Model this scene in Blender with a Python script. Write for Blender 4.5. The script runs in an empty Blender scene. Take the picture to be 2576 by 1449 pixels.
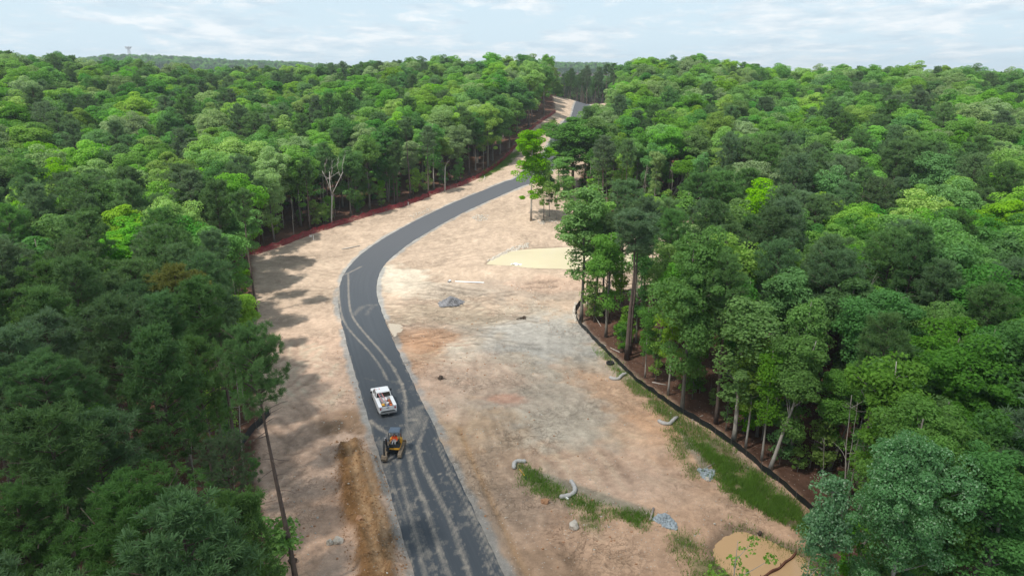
import bpy, bmesh, math, random
import numpy as np
from mathutils import Vector, Matrix

# ------------------------------------------------------------------ camera, world, sun
SC = bpy.context.scene
COL = SC.collection
R = math.radians
CAM_Z, PITCH, FPX = 37.0, R(17.45), 1717.0          # metres, tilt down, focal length in 2576-px units
cam_d = bpy.data.cameras.new('camera')
cam_d.sensor_width = 36.0
cam_d.lens = 36.0 * FPX / 2576.0
cam_d.clip_start, cam_d.clip_end = 0.5, 12000.0
CAM = bpy.data.objects.new('camera', cam_d)
CAM.location = (0, 0, CAM_Z)
CAM.rotation_euler = (R(90) - PITCH, 0, 0)
COL.objects.link(CAM)
SC.camera = CAM
SC.view_settings.view_transform = 'Standard'
SC.view_settings.look = 'None'
SC.view_settings.exposure = 0.68
SC.view_settings.gamma = 1.0
SC.cycles.max_bounces = 6
SC.cycles.diffuse_bounces = 3
SC.cycles.glossy_bounces = 2
SC.cycles.transmission_bounces = 4
SC.cycles.transparent_max_bounces = 12
SC.cycles.use_adaptive_sampling = True

SUN_EL, SUN_DIR_H = R(60.0), Vector((-0.78, -0.62)).normalized()   # towards the sun, left and a little behind the camera
SUN_VEC = Vector((SUN_DIR_H.x * math.cos(SUN_EL), SUN_DIR_H.y * math.cos(SUN_EL), math.sin(SUN_EL)))
sun_d = bpy.data.lights.new('sun', 'SUN')
sun_d.energy, sun_d.angle, sun_d.color = 3.7, R(2.2), (1.0, 0.95, 0.87)
sun_o = bpy.data.objects.new('sun', sun_d)
sun_o.rotation_euler = (-SUN_VEC).to_track_quat('-Z', 'Y').to_euler()
sun_o.location = (-60, 60, 120)
COL.objects.link(sun_o)


class NT:
    """small node-tree writer"""
    def __init__(s, tree):
        s.t = tree
        s.t.nodes.clear()

    def n(s, kind, **kw):
        nd = s.t.nodes.new(kind)
        ins = kw.pop('ins', {})
        for k, v in kw.items():
            setattr(nd, k, v)
        for k, v in ins.items():
            s.put(nd.inputs[k], v)
        return nd

    def put(s, sock, v):
        if isinstance(v, bpy.types.NodeSocket):
            s.t.links.new(v, sock)
        elif isinstance(v, bpy.types.Node):
            s.t.links.new(v.outputs[0], sock)
        else:
            if isinstance(v, tuple) and len(v) == 3 and sock.type == 'RGBA':
                v = (*v, 1.0)
            sock.default_value = v

    def math(s, op, a, b=0.0, clamp=False):
        nd = s.n('ShaderNodeMath', operation=op, use_clamp=clamp)
        s.put(nd.inputs[0], a)
        s.put(nd.inputs[1], b)
        return nd.outputs[0]

    def mix(s, f, a, b, blend='MIX'):
        nd = s.n('ShaderNodeMix', data_type='RGBA', blend_type=blend)
        s.put(nd.inputs[0], f)
        s.put(nd.inputs[6], a)
        s.put(nd.inputs[7], b)
        return nd.outputs[2]

    def noise(s, vec, scale, detail=4.0, rough=0.55, dist=0.0):
        nd = s.n('ShaderNodeTexNoise', ins={'Scale': scale, 'Detail': detail, 'Roughness': rough, 'Distortion': dist})
        if vec is not None:
            s.put(nd.inputs['Vector'], vec)
        return nd.outputs['Fac']

    def ramp(s, f, lo, hi):
        nd = s.n('ShaderNodeMapRange', clamp=True)
        s.put(nd.inputs[0], f)
        nd.inputs[1].default_value, nd.inputs[2].default_value = lo, hi
        return nd.outputs[0]


world = bpy.data.worlds.new('World')
SC.world = world
world.use_nodes = True
W = NT(world.node_tree)
sky = W.n('ShaderNodeTexSky', sky_type='NISHITA', sun_disc=False, sun_elevation=SUN_EL,
          sun_rotation=math.atan2(SUN_DIR_H.x, SUN_DIR_H.y), altitude=100.0, air_density=1.0, dust_density=1.6, ozone_density=1.2)
geo = W.n('ShaderNodeTexCoord')
sep = W.n('ShaderNodeSeparateXYZ', ins={0: geo.outputs['Generated']})
zc = W.math('ADD', W.math('MAXIMUM', sep.outputs[2], 0.0), 0.12)
vx, vy = W.math('DIVIDE', sep.outputs[0], zc), W.math('DIVIDE', sep.outputs[1], zc)
pv = W.n('ShaderNodeCombineXYZ', ins={0: vx, 1: W.math('MULTIPLY', vy, 0.8), 2: 0.0}).outputs[0]
n1 = W.noise(pv, 1.25, 7.0, 0.6, 0.4)
n2 = W.noise(pv, 4.0, 6.0, 0.65, 0.6)
n3 = W.noise(pv, 0.55, 2.0, 0.5)
haze_f = W.ramp(sep.outputs[2], 0.16, 0.0)
cl = W.math('ADD', W.math('MULTIPLY', n1, 0.62), W.math('MULTIPLY', n2, 0.38))
cl = W.ramp(W.math('ADD', cl, W.math('MULTIPLY', W.math('SUBTRACT', n3, 0.5), 0.35)), 0.455, 0.55)
shade = W.ramp(W.noise(pv, 2.4, 5.0, 0.6), 0.40, 0.60)
cl_col = W.mix(shade, (0.60, 0.73, 0.83), (0.94, 0.97, 0.99))
sky_bg = W.n('ShaderNodeBackground', ins={'Color': sky, 'Strength': 0.10})
veil = W.n('ShaderNodeBackground', ins={'Color': (0.59, 0.73, 0.83), 'Strength': 0.78})
cl_bg = W.n('ShaderNodeBackground', ins={'Color': cl_col, 'Strength': 0.68})
m1 = W.n('ShaderNodeMixShader', ins={0: W.math('ADD', W.math('MULTIPLY', haze_f, 0.35), 0.62), 1: sky_bg.outputs[0], 2: veil.outputs[0]})
m2 = W.n('ShaderNodeMixShader', ins={0: W.math('MULTIPLY', cl, 0.85), 1: m1.outputs[0], 2: cl_bg.outputs[0]})
out = W.n('ShaderNodeOutputWorld')
W.t.links.new(m2.outputs[0], out.inputs[0])

# ------------------------------------------------------------------ helpers
rng = np.random.default_rng(7)
rnd = random.Random(11)


def vnoise(x, y, seed=0):
    xi, yi = np.floor(x).astype(np.int64), np.floor(y).astype(np.int64)
    fx, fy = x - xi, y - yi
    fx, fy = fx * fx * (3 - 2 * fx), fy * fy * (3 - 2 * fy)

    def h(a, b):
        n = (a * 374761393 + b * 668265263 + seed * 1442695041) & 0xFFFFFFFF
        n = ((n ^ (n >> 13)) * 1274126177) & 0xFFFFFFFF
        return ((n ^ (n >> 16)) & 0xFFFF) / 65535.0
    return (h(xi, yi) * (1 - fx) + h(xi + 1, yi) * fx) * (1 - fy) + (h(xi, yi + 1) * (1 - fx) + h(xi + 1, yi + 1) * fx) * fy


def fbm(x, y, f=1.0, octv=4, seed=0):
    x, y = np.asarray(x, float), np.asarray(y, float)
    s, a, t = 0.0, 1.0, 0.0
    for i in range(octv):
        s = s + a * vnoise(x * f + 17.3 * i, y * f - 9.1 * i, seed + i)
        t += a
        a *= 0.5
        f *= 2.03
    return s / t


def sstep(a, b, x):
    t = np.clip((x - a) / (b - a), 0, 1)
    return t * t * (3 - 2 * t)


RIDGE_PX = [-600, -300, 0, 150, 300, 500, 700, 900, 1100, 1250, 1350, 1395, 1440, 1475, 1510, 1545, 1600, 1750, 1850, 2000, 2150, 2300, 2450, 2576, 2900, 3200]
RIDGE_H = [28, 30, 29.5, 27, 25, 22.5, 23, 25, 26.6, 27.8, 29, 26.5, 24.3, 22.3, 22.5, 24, 27, 28.5, 25, 21, 23.5, 23, 22, 20.5, 20.5, 20]
FAR_PX = [-600, 100, 300, 450, 600, 750, 900, 1100, 1390, 1530, 1600, 2000, 3200]
FAR_H = [14, 30, 50, 48, 41, 38, 30, 14, 38, 37, 14, 10, 10]


def hbase(x, y):
    """the land without small bumps: level site, rising to wooded ridges, hills far behind"""
    x, y = np.asarray(x, float), np.asarray(y, float)
    r = np.hypot(x, y)
    yy = np.maximum(y, 1.0)
    px = 1288 + FPX * np.clip(x / yy, -1.15, 1.15) / math.cos(PITCH) * 0.985
    px = np.where(y > 5, px, 1288)
    H = np.interp(px, RIDGE_PX, RIDGE_H)
    F = np.interp(px, FAR_PX, FAR_H)
    q = np.clip(r - 100, 0, None)
    s = np.where(q < 40, 0.095 * q * q / 80, 0.095 * (q - 20))
    s = np.where(r < 310, s, 18.05 + 0.095 * (r - 310) - 0.095 * (r - 310) ** 2 / 80)      # crest at r = 350
    up = np.where(r < 350, s, 19.95) / 19.95 * H
    z = np.where(r < 350, up, 0)
    dip = sstep(350, 430, r)
    z2 = H * (1 - dip) + np.minimum(H - 9, 11) * dip
    z2 = z2 + (F - np.minimum(H - 9, 11)) * sstep(1000, 1600, r)
    z2 = z2 - 25 * sstep(2000, 2600, r)
    z = np.where(r < 350, z, z2)
    return np.where(y > 5, z, 0.0)


def ray(px, py):
    c, s = math.cos(PITCH), math.sin(PITCH)
    a, b = (px - 1288) / FPX, (724.5 - py) / FPX
    d = np.array([a, c + b * s, -s + b * c])
    return d / np.linalg.norm(d)


def P(px, py, dz=0.0):
    """the point of the land seen at a place of the photograph"""
    d = ray(px, py)
    t = 25.0
    o = np.array([0, 0, CAM_Z])
    for _ in range(4000):
        p = o + d * t
        g = float(hbase(p[0], p[1])) + dz
        if p[2] <= g + 0.002:
            break
        t += max((p[2] - g) * 0.35, 0.003)
        if t > 600:
            break
    return (float(p[0]), float(p[1]))


def at_height(px, py, z):
    d = ray(px, py)
    t = (CAM_Z - z) / -d[2]
    return (float(d[0] * t), float(d[1] * t))


def top_z(x, y, py):
    """height over the land at which a thing standing at (x, y) shows at picture row py"""
    k = (724.5 - py) / FPX
    c, s = math.cos(PITCH), math.sin(PITCH)
    return CAM_Z + y * (k * c - s) / (c + k * s) - float(hbase(x, y))


def spline(pts, step):
    """Catmull-Rom through the points, resampled about every step metres"""
    p = np.array(pts, float)
    p = np.vstack([2 * p[0] - p[1], p, 2 * p[-1] - p[-2]])
    o = []
    for i in range(1, len(p) - 2):
        n = max(2, int(np.linalg.norm(p[i + 1] - p[i]) / (step * 0.5)))
        t = np.linspace(0, 1, n, endpoint=False)[:, None]
        a, b, c, d = p[i - 1], p[i], p[i + 1], p[i + 2]
        o.append(0.5 * (2 * b + (c - a) * t + (2 * a - 5 * b + 4 * c - d) * t ** 2 + (3 * b - a - 3 * c + d) * t ** 3))
    o.append(p[-2][None])
    o = np.vstack(o)
    L = np.concatenate([[0], np.cumsum(np.linalg.norm(np.diff(o, axis=0), axis=1))])
    m = max(2, int(L[-1] / step) + 1)
    s = np.linspace(0, L[-1], m)
    return np.stack([np.interp(s, L, o[:, k]) for k in range(o.shape[1])], 1)


def inside(poly, x, y):
    x, y = np.asarray(x, float), np.asarray(y, float)
    r = np.zeros(x.shape, bool)
    n = len(poly)
    for i in range(n):
        x1, y1 = poly[i]
        x2, y2 = poly[(i + 1) % n]
        if y1 == y2:
            continue
        c = ((y1 > y) != (y2 > y)) & (x < (x2 - x1) * (y - y1) / (y2 - y1) + x1)
        r ^= c
    return r


def dist_line(line, x, y, closed=False):
    x, y = np.asarray(x, float), np.asarray(y, float)
    best = np.full(x.shape, 1e9)
    pts = list(line) + ([line[0]] if closed else [])
    for (x1, y1), (x2, y2) in zip(pts[:-1], pts[1:]):
        dx, dy = x2 - x1, y2 - y1
        L = dx * dx + dy * dy + 1e-12
        t = np.clip(((x - x1) * dx + (y - y1) * dy) / L, 0, 1)
        best = np.minimum(best, np.hypot(x - x1 - t * dx, y - y1 - t * dy))
    return best


def sdist(poly, x, y):
    d = dist_line(poly, x, y, True)
    return np.where(inside(poly, x, y), -d, d)


class MB:
    """collects polygons, builds ONE mesh"""
    def __init__(s):
        s.v, s.f, s.m, s.n = [], [], [], 0

    def add(s, v, f, m=0):
        v = np.asarray(v, float).reshape(-1, 3)
        s.v.append(v)
        for q in f:
            s.f.append([i + s.n for i in q])
            s.m.append(m)
        s.n += len(v)

    def box(s, c, d, rot=None, m=0, taper=(1, 1)):
        hx, hy, hz = d[0] / 2, d[1] / 2, d[2] / 2
        v = [(-hx, -hy, -hz), (hx, -hy, -hz), (hx, hy, -hz), (-hx, hy, -hz)]
        v += [(a * taper[0], b * taper[1], hz) for a, b, _ in v]
        v = np.array(v)
        if rot is not None:
            v = v @ np.array(rot.to_3x3()).T
        s.add(v + np.array(c), [(0, 3, 2, 1), (4, 5, 6, 7), (0, 1, 5, 4), (1, 2, 6, 5), (2, 3, 7, 6), (3, 0, 4, 7)], m)

    def tube(s, pts, rad, k=8, m=0, cap=True):
        p = np.array(pts, float)
        n = len(p)
        rad = np.broadcast_to(np.asarray(rad, float), (n,))
        t = np.gradient(p, axis=0)
        t /= np.linalg.norm(t, axis=1)[:, None] + 1e-9
        ref = np.array([0, 0, 1.0]) if abs(t[0][2]) < 0.9 else np.array([1.0, 0, 0])
        vs = []
        for i in range(n):
            u = np.cross(t[i], ref)
            u /= np.linalg.norm(u) + 1e-9
            w = np.cross(u, t[i])
            a = np.arange(k) * 2 * np.pi / k
            vs.append(p[i] + rad[i] * (np.cos(a)[:, None] * u + np.sin(a)[:, None] * w))
        f = [(i * k + j, i * k + (j + 1) % k, (i + 1) * k + (j + 1) % k, (i + 1) * k + j) for i in range(n - 1) for j in range(k)]
        if cap:
            f += [tuple(range(k))[::-1], tuple((n - 1) * k + j for j in range(k))]
        s.add(np.vstack(vs), f, m)

    def prism(s, prof, x0, x1, m=0, axis=0):
        """closed outline (y, z) swept along x"""
        k = len(prof)
        v = [(x0, a, b) for a, b in prof] + [(x1, a, b) for a, b in prof]
        f = [(i, (i + 1) % k, k + (i + 1) % k, k + i) for i in range(k)] + [tuple(range(k))[::-1], tuple(range(k, 2 * k))]
        s.add(v, f, m)

    def build(s, name, mats, parent=None, smooth=False, bevel=0.0):
        me = bpy.data.meshes.new(name)
        me.from_pydata(np.vstack(s.v).tolist(), [], s.f)
        mats = mats if isinstance(mats, (list, tuple)) else [mats]
        for mt in mats:
            me.materials.append(mt)
        me.polygons.foreach_set('material_index', s.m)
        if smooth:
            me.polygons.foreach_set('use_smooth', [True] * len(s.f))
        me.update()
        if bevel:
            bm = bmesh.new()
            bm.from_mesh(me)
            bmesh.ops.recalc_face_normals(bm, faces=bm.faces)
            ed = [e for e in bm.edges if len(e.link_faces) == 2 and e.calc_face_angle(0) > 0.5]
            bmesh.ops.bevel(bm, geom=ed, offset=bevel, segments=2, affect='EDGES', clamp_overlap=True)
            bm.to_mesh(me)
            bm.free()
        o = bpy.data.objects.new(name, me)
        COL.objects.link(o)
        if parent is not None:
            o.parent = parent
        return o


def raw_mesh(name, v, loops, counts, mats, midx=None, smooth=False):
    """fast mesh from numpy arrays"""
    me = bpy.data.meshes.new(name)
    v = np.ascontiguousarray(v, np.float32)
    me.vertices.add(len(v))
    me.vertices.foreach_set('co', v.ravel())
    loops = np.ascontiguousarray(loops, np.int32).ravel()
    counts = np.asarray(counts, np.int32)
    me.loops.add(len(loops))
    me.loops.foreach_set('vertex_index', loops)
    me.polygons.add(len(counts))
    me.polygons.foreach_set('loop_start', np.concatenate([[0], np.cumsum(counts)[:-1]]).astype(np.int32))
    me.polygons.foreach_set('loop_total', counts)
    for m in mats:
        me.materials.append(m)
    if midx is not None:
        me.polygons.foreach_set('material_index', np.asarray(midx, np.int32))
    me.polygons.foreach_set('use_smooth', np.full(len(counts), smooth, bool))
    me.update(calc_edges=True)
    return me


def tag(o, label, cat=None, group=None, kind=None):
    o['label'] = label
    if cat:
        o['category'] = cat
    if group:
        o['group'] = group
    if kind:
        o['kind'] = kind
    return o


def empty(name, loc, label, cat, group=None, rz=0.0):
    o = bpy.data.objects.new(name, None)
    o.empty_display_size = 0.2
    o.location = loc
    o.rotation_euler = (0, 0, rz)
    COL.objects.link(o)
    return tag(o, label, cat, group)


def gz(x, y):
    return float(hbase(x, y))


# ------------------------------------------------------------------ materials
def simple(name, col, rough=0.7, metal=0.0, var=0.12, scale=6.0, bump=0.0, spec=0.4):
    m = bpy.data.materials.new(name)
    m.use_nodes = True
    T = NT(m.node_tree)
    tc = T.n('ShaderNodeTexCoord')
    f = T.noise(tc.outputs['Object'], scale, 5.0, 0.6)
    c = T.mix(f, tuple(x * (1 - var * 1.6) for x in col), tuple(min(1, x * (1 + var * 1.6)) for x in col))
    b = T.n('ShaderNodeBsdfPrincipled', ins={'Base Color': c, 'Roughness': rough, 'Metallic': metal, 'Specular IOR Level': spec})
    if bump:
        bp = T.n('ShaderNodeBump', ins={'Strength': bump, 'Distance': 0.05, 'Height': T.noise(tc.outputs['Object'], scale * 2.5, 5.0, 0.65)})
        T.put(b.inputs['Normal'], bp.outputs[0])
    T.put(T.n('ShaderNodeOutputMaterial').inputs[0], b.outputs[0])
    return m


def leafy(name, col, trans=0.3, var=0.35, tip=None, hue=0.018, isl=0.4, spec=0.12):
    """foliage: diffuse leaf with light passing through, each tree and each clump a little different"""
    m = bpy.data.materials.new(name)
    m.use_nodes = True
    T = NT(m.node_tree)
    oi = T.n('ShaderNodeObjectInfo')
    tc = T.n('ShaderNodeTexCoord')
    g = T.n('ShaderNodeNewGeometry')
    f = T.noise(tc.outputs['Object'], 0.55, 3.0, 0.6)
    v = T.math('ADD', T.math('MULTIPLY', T.math('SUBTRACT', oi.outputs['Random'], 0.5), var * 1.3), 1.0)
    v = T.math('MULTIPLY', v, T.math('ADD', T.math('MULTIPLY', f, 0.7), 0.65))
    v = T.math('MULTIPLY', v, T.math('ADD', T.math('MULTIPLY', g.outputs['Random Per Island'], isl), 1.0 - isl * 0.5))
    hs = T.n('ShaderNodeHueSaturation', ins={'Color': col if tip is None else T.mix(T.ramp(g.outputs['Random Per Island'], 0.78, 1.08), col, tip), 'Value': v,
             'Hue': T.math('ADD', T.math('MULTIPLY', T.math('SUBTRACT', T.math('FRACT', T.math('MULTIPLY', oi.outputs['Random'], 7.31)), 0.5), hue), 0.5),
             'Saturation': T.math('ADD', T.math('MULTIPLY', T.math('FRACT', T.math('MULTIPLY', oi.outputs['Random'], 13.7)), 0.3), 0.82)})
    d = T.n('ShaderNodeBsdfPrincipled', ins={'Base Color': hs.outputs[0], 'Roughness': 0.7, 'Specular IOR Level': spec})
    tr = T.n('ShaderNodeBsdfTranslucent', ins={'Color': T.mix(1.0, hs.outputs[0], (1.25, 1.3, 0.7), 'MULTIPLY')})
    mx = T.n('ShaderNodeMixShader', ins={0: trans, 1: d.outputs[0], 2: tr.outputs[0]})
    T.put(T.n('ShaderNodeOutputMaterial').inputs[0], mx.outputs[0])
    return m


M = {
    'bark_pine': simple('pine_bark', (0.115, 0.085, 0.07), 0.95, var=0.35, scale=2.0, bump=0.6),
    'bark_grey': simple('grey_bark', (0.17, 0.15, 0.125), 0.95, var=0.3, scale=2.0, bump=0.5),
    'bark_pale': simple('pale_bark', (0.33, 0.30, 0.26), 0.95, var=0.25, scale=2.0, bump=0.4),
    'dead_wood': simple('dead_wood', (0.40, 0.37, 0.33), 0.95, var=0.25, scale=3.0),
    'needle': leafy('pine_needles', (0.108, 0.205, 0.070), 0.38, 0.35, isl=0.15, spec=0.05),
    'needle_blue': leafy('blue_pine_needles', (0.122, 0.205, 0.100), 0.38, 0.35, isl=0.15, spec=0.05),
    'needle_olive': leafy('olive_pine_needles', (0.160, 0.165, 0.050), 0.30, 0.3, isl=0.15, spec=0.05),
    'leaf_mid': leafy('green_leaves', (0.152, 0.325, 0.056), 0.48, 0.4),
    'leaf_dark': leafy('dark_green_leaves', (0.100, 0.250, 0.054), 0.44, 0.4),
    'leaf_light': leafy('light_green_leaves', (0.230, 0.385, 0.066), 0.50, 0.35),
    'leaf_pale': leafy('pale_green_leaves', (0.245, 0.360, 0.150), 0.46, 0.3),
    'leaf_bright': leafy('bright_yellow_green_leaves', (0.190, 0.400, 0.028), 0.48, 0.25),
    'leaf_silver': leafy('silver_backed_leaves', (0.125, 0.290, 0.115), 0.42, 0.2, tip=(0.36, 0.48, 0.33)),
}
# ------------------------------------------------------------------ outlines of the site, read off the photograph
Z5 = lambda x, y: P((900 + x / 2.415) / 1.16460, (650 + y / 2.415) / 1.16460)
Z7 = lambda x, y: P((700 + x / 2.109) / 1.16460, (1000 + y / 2.109) / 1.16460)
PP = lambda *pts: [P(a, b) for a, b in pts]

ROAD_L = [(1050, 1449), (1010, 1330), (985, 1260), (965, 1180), (940, 1090), (917, 1010), (895, 930), (875, 860), (857, 790), (848, 740), (850, 705), (864, 678), (892, 648), (925, 623), (962, 601), (1030, 563), (1107, 519), (1214, 477), (1331, 434)]
ROAD_R = [(1262, 1449), (1215, 1340), (1170, 1245), (1135, 1160), (1095, 1080), (1050, 990), (1012, 920), (985, 855), (962, 800), (945, 750), (941, 715), (950, 680), (975, 650), (1010, 625), (1043, 601), (1110, 565), (1178, 534), (1260, 495), (1345, 454)]
_l = spline(PP(*ROAD_L), 1.0)
_r = spline(PP(*ROAD_R), 1.0)
_n = 46
_s = np.linspace(0, 1, _n)
_li = np.stack([np.interp(_s * (len(_l) - 1), np.arange(len(_l)), _l[:, k]) for k in (0, 1)], 1)
_ctr = []
for p_ in _li[::2]:
    j = np.argmin(np.hypot(*(_r - p_).T))
    _ctr.append((p_ + _r[j]) / 2)
_ctr = np.array(_ctr)
for _ in range(2):
    _ctr[1:-1] = 0.25 * _ctr[:-2] + 0.5 * _ctr[1:-1] + 0.25 * _ctr[2:]
_d0 = (_ctr[0] - _ctr[2])
_d0 /= np.linalg.norm(_d0)
_far = PP((1388, 398), (1412, 352), (1441, 308), (1460, 284), (1479, 261))
_dz = np.array(_far[-1]) - np.array(_far[-2])
_dz /= np.linalg.norm(_dz)
CENTRE = [tuple(_ctr[0] + _d0 * k) for k in (45, 30, 15)] + [tuple(p_) for p_ in _ctr] + _far + [tuple(np.array(_far[-1]) + _dz * k) for k in (12, 30, 60)]
CENTRE = spline(CENTRE, 2.0)
ROAD_W = 6.5

RED_FENCE = PP((600, 655), (640, 641), (700, 622), (770, 596), (830, 575), (900, 552), (960, 533), (1020, 517), (1100, 487), (1140, 474), (1180, 460), (1220, 440), (1250, 420), (1275, 396), (1296, 372), (1318, 345), (1340, 325), (1370, 303), (1398, 284))
BLACK_FENCE = PP((1592, 741), (1545, 743), (1500, 750), (1474, 760), (1456, 776), (1450, 795), (1456, 815), (1490, 851), (1545, 905), (1600, 958), (1650, 997), (1705, 1037), (1760, 1068), (1800, 1093), (1850, 1127), (1900, 1168), (1945, 1205), (1992, 1243), (2050, 1292), (2110, 1345))
LEFT_SILT = PP((610, 1122), (628, 1102), (648, 1078), (668, 1058), (680, 1046))

_low = [(-13.0, 36.0), (-10.0, 20.0), (-8.0, 5.0), (6.0, 5.0), (14.0, 25.0), (17.0, 30.0), (20.5, 38.0)]
_rightside = PP((2060, 1300), (1992, 1241), (1900, 1164), (1800, 1090), (1705, 1034), (1600, 955), (1545, 902), (1490, 848), (1458, 815), (1452, 795), (1460, 775), (1500, 749), (1592, 738), (1700, 722), (1790, 640), (1780, 566), (1650, 556), (1560, 556), (1490, 548), (1446, 490), (1462, 440), (1492, 385), (1512, 335), (1540, 292), (1556, 268))
_crest_r = [(_rightside[-1][0] + 3, _rightside[-1][1] + 18), (_rightside[-1][0] + 10, _rightside[-1][1] + 45)]
_leftside = PP((1392, 243), (1398, 280), (1340, 321), (1318, 341), (1290, 375), (1250, 416), (1215, 439), (1180, 456), (1100, 483), (1020, 512), (900, 547), (770, 591), (640, 637), (640, 700), (643, 800), (648, 950), (652, 1080), (662, 1250), (692, 1440))
_crest_l = [(_leftside[0][0] + 8, _leftside[0][1] + 40), (_leftside[0][0] + 2, _leftside[0][1] + 15)]
CLEARING = _low + _rightside + _crest_r + _crest_l + _leftside
UPPER_POND = PP((1226, 669), (1236, 657), (1262, 638), (1292, 622), (1340, 615), (1430, 613), (1540, 618), (1620, 640), (1610, 678), (1500, 690), (1420, 686), (1330, 681), (1285, 674), (1250, 672))
LOWER_POND = PP((1797, 1392), (1800, 1368), (1818, 1343), (1848, 1322), (1880, 1323), (1930, 1345), (1985, 1372), (2040, 1405), (2090, 1440), (2125, 1475), (2060, 1560), (1960, 1560), (1900, 1500), (1840, 1440), (1815, 1415))
PUDDLE = PP((968, 815), (975, 811), (1000, 815), (1010, 826), (998, 837), (990, 850), (1000, 862), (985, 862), (977, 845))
POND_DEPTH = 0.45


def arr_axis(segs):
    o = []
    for a, b, s0, s1 in segs:
        x = a
        n = 0
        while x < b - 1e-6:
            o.append(x)
            x += s0 + (s1 - s0) * (x - a) / (b - a)
    o.append(segs[-1][1])
    return np.array(o)


GX = arr_axis([(-5000, -600, 900, 120), (-600, -120, 60, 5), (-120, -44, 4, 0.6), (-44, 46, 0.26, 0.26), (46, 120, 0.6, 4), (120, 600, 5, 60), (600, 5000, 120, 900)])
GY = arr_axis([(-400, 0, 80, 8), (0, 28, 3, 0.3), (28, 112, 0.25, 0.25), (112, 200, 0.25, 0.6), (200, 365, 0.6, 0.9), (365, 700, 1.5, 20), (700, 6000, 25, 500)])
X, Y = np.meshgrid(GX, GY)
D_CLEAR = np.full(X.shape, 50.0)
near = (X > -110) & (X < 110) & (Y > -5) & (Y < 430)
D_CLEAR[near] = sdist(CLEARING, X[near], Y[near])
D_ROAD = np.full(X.shape, 99.0)
nr = (X > -60) & (X < 110) & (Y > -30) & (Y < 430)
D_ROAD[nr] = dist_line([tuple(p_) for p_ in CENTRE], X[nr], Y[nr])

HILL = hbase(X, Y)


def stamp(arr, line, width, amp=1.0, mode='max'):
    """press a soft line of the given width into a field on the terrain grid"""
    pts = spline(line, 0.12) if len(line) > 1 else np.array(line)
    k = max(2, int(math.ceil(width * 1.6 / 0.25)))
    ix, iy = np.searchsorted(GX, pts[:, 0]), np.searchsorted(GY, pts[:, 1])
    for a in range(-k, k + 1):
        for b in range(-k, k + 1):
            jx, jy = np.clip(ix + a, 0, len(GX) - 1), np.clip(iy + b, 0, len(GY) - 1)
            d2 = (GX[jx] - pts[:, 0]) ** 2 + (GY[jy] - pts[:, 1]) ** 2
            np.maximum.at(arr, (jy, jx), amp * np.exp(-d2 / (2 * (width * 0.42) ** 2)))
    return arr


def arc(x, y, ang, length, bend):
    s = np.linspace(-0.5, 0.5, 9) * length
    a = ang + bend * s / length
    dx, dy = np.cumsum(np.cos(a)) * length / 9, np.sin(a).cumsum() * length / 9
    return np.stack([x + dx - dx[4], y + dy - dy[4]], 1)


# colours of the soil
TAN, PALE, RED = np.array([0.392, 0.303, 0.228]), np.array([0.36, 0.315, 0.255]), np.array([0.490, 0.285, 0.170])
PINK, BROWN, GREY = np.array([0.465, 0.325, 0.240]), np.array([0.200, 0.106, 0.044]), np.array([0.255, 0.265, 0.260])
LITTER, SAND, CREAM = np.array([0.105, 0.058, 0.040]), np.array([0.40, 0.325, 0.24]), np.array([0.45, 0.39, 0.31])
TURF, MUD_SHADE, OCHRE = np.array([0.10, 0.12, 0.045]), np.array([0.20, 0.155, 0.115]), np.array([0.42, 0.25, 0.12])

C3 = np.zeros(X.shape + (3,))
C3[:] = TAN


def paint(mask, col):
    C3[:] = C3 * (1 - mask[..., None]) + np.asarray(col) * mask[..., None]


def blob(px, py, rx, ry, col, amt=1.0, ang=0.0, nseed=3, rough=0.55):
    x0, y0 = P(px, py)
    dx, dy = X - x0, Y - y0
    c, s = math.cos(ang), math.sin(ang)
    u, v = (dx * c + dy * s) / rx, (-dx * s + dy * c) / ry
    d = np.hypot(u, v)
    sel = d < 2.2
    m = np.zeros(X.shape)
    m[sel] = amt * sstep(1.25, 0.55, d[sel] + (fbm(X[sel], Y[sel], 0.55, 4, nseed) - 0.5) * 2 * rough)
    paint(m, col)


n_big = fbm(X, Y, 0.07, 4, 21)
n_mid = fbm(X, Y, 0.45, 4, 31)
n_fine = fbm(X, Y, 1.6, 3, 41)
# the upper slope is tan, the pad pale, the lower end clay
paint(sstep(112, 95, Y + (n_big - 0.5) * 26) * 0.55, PINK)
paint(sstep(70, 44, Y + (n_big - 0.5) * 24) * sstep(-8, 6, X) * 0.85, RED * 0.72 + TAN * 0.28)
paint(sstep(90, 60, Y) * sstep(-2, -8, X) * 0.75, PINK)
blob(1300, 860, 17, 17, PALE, 0.85)
blob(1380, 1010, 13, 15, PALE * 0.97, 0.8)
blob(1420, 1110, 9, 8, CREAM * 0.93, 0.6)
blob(1380, 850, 10, 9, GREY * 1.25, 0.5)
blob(1000, 700, 6, 8, CREAM * 1.05, 0.9, 0.9)
blob(1110, 735, 9, 4.5, CREAM, 0.6)
blob(1130, 790, 11, 5, SAND, 0.7)
blob(1300, 730, 17, 5, MUD_SHADE * 1.15 + 0.06, 0.55)
blob(1400, 720, 9, 3.5, PINK * 0.9, 0.6)
blob(1080, 850, 6, 5, RED * 0.8, 0.75)
blob(1040, 900, 4, 9, RED * 0.85, 0.6)
blob(1180, 950, 8, 7, PINK * 0.95, 0.6)
blob(1280, 1005, 3.0, 1.6, np.array([0.50, 0.25, 0.17]), 0.55)
blob(1590, 1010, 4, 12, RED, 0.6, 0.6)
blob(1660, 1120, 5, 8, RED * 1.05, 0.55, 0.5)
blob(1180, 1130, 6, 10, OCHRE * 0.5 + TAN * 0.5, 0.7)
blob(1420, 1170, 8, 3.5, RED, 0.55)
blob(1520, 1190, 8, 5, PINK, 0.7)
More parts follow.
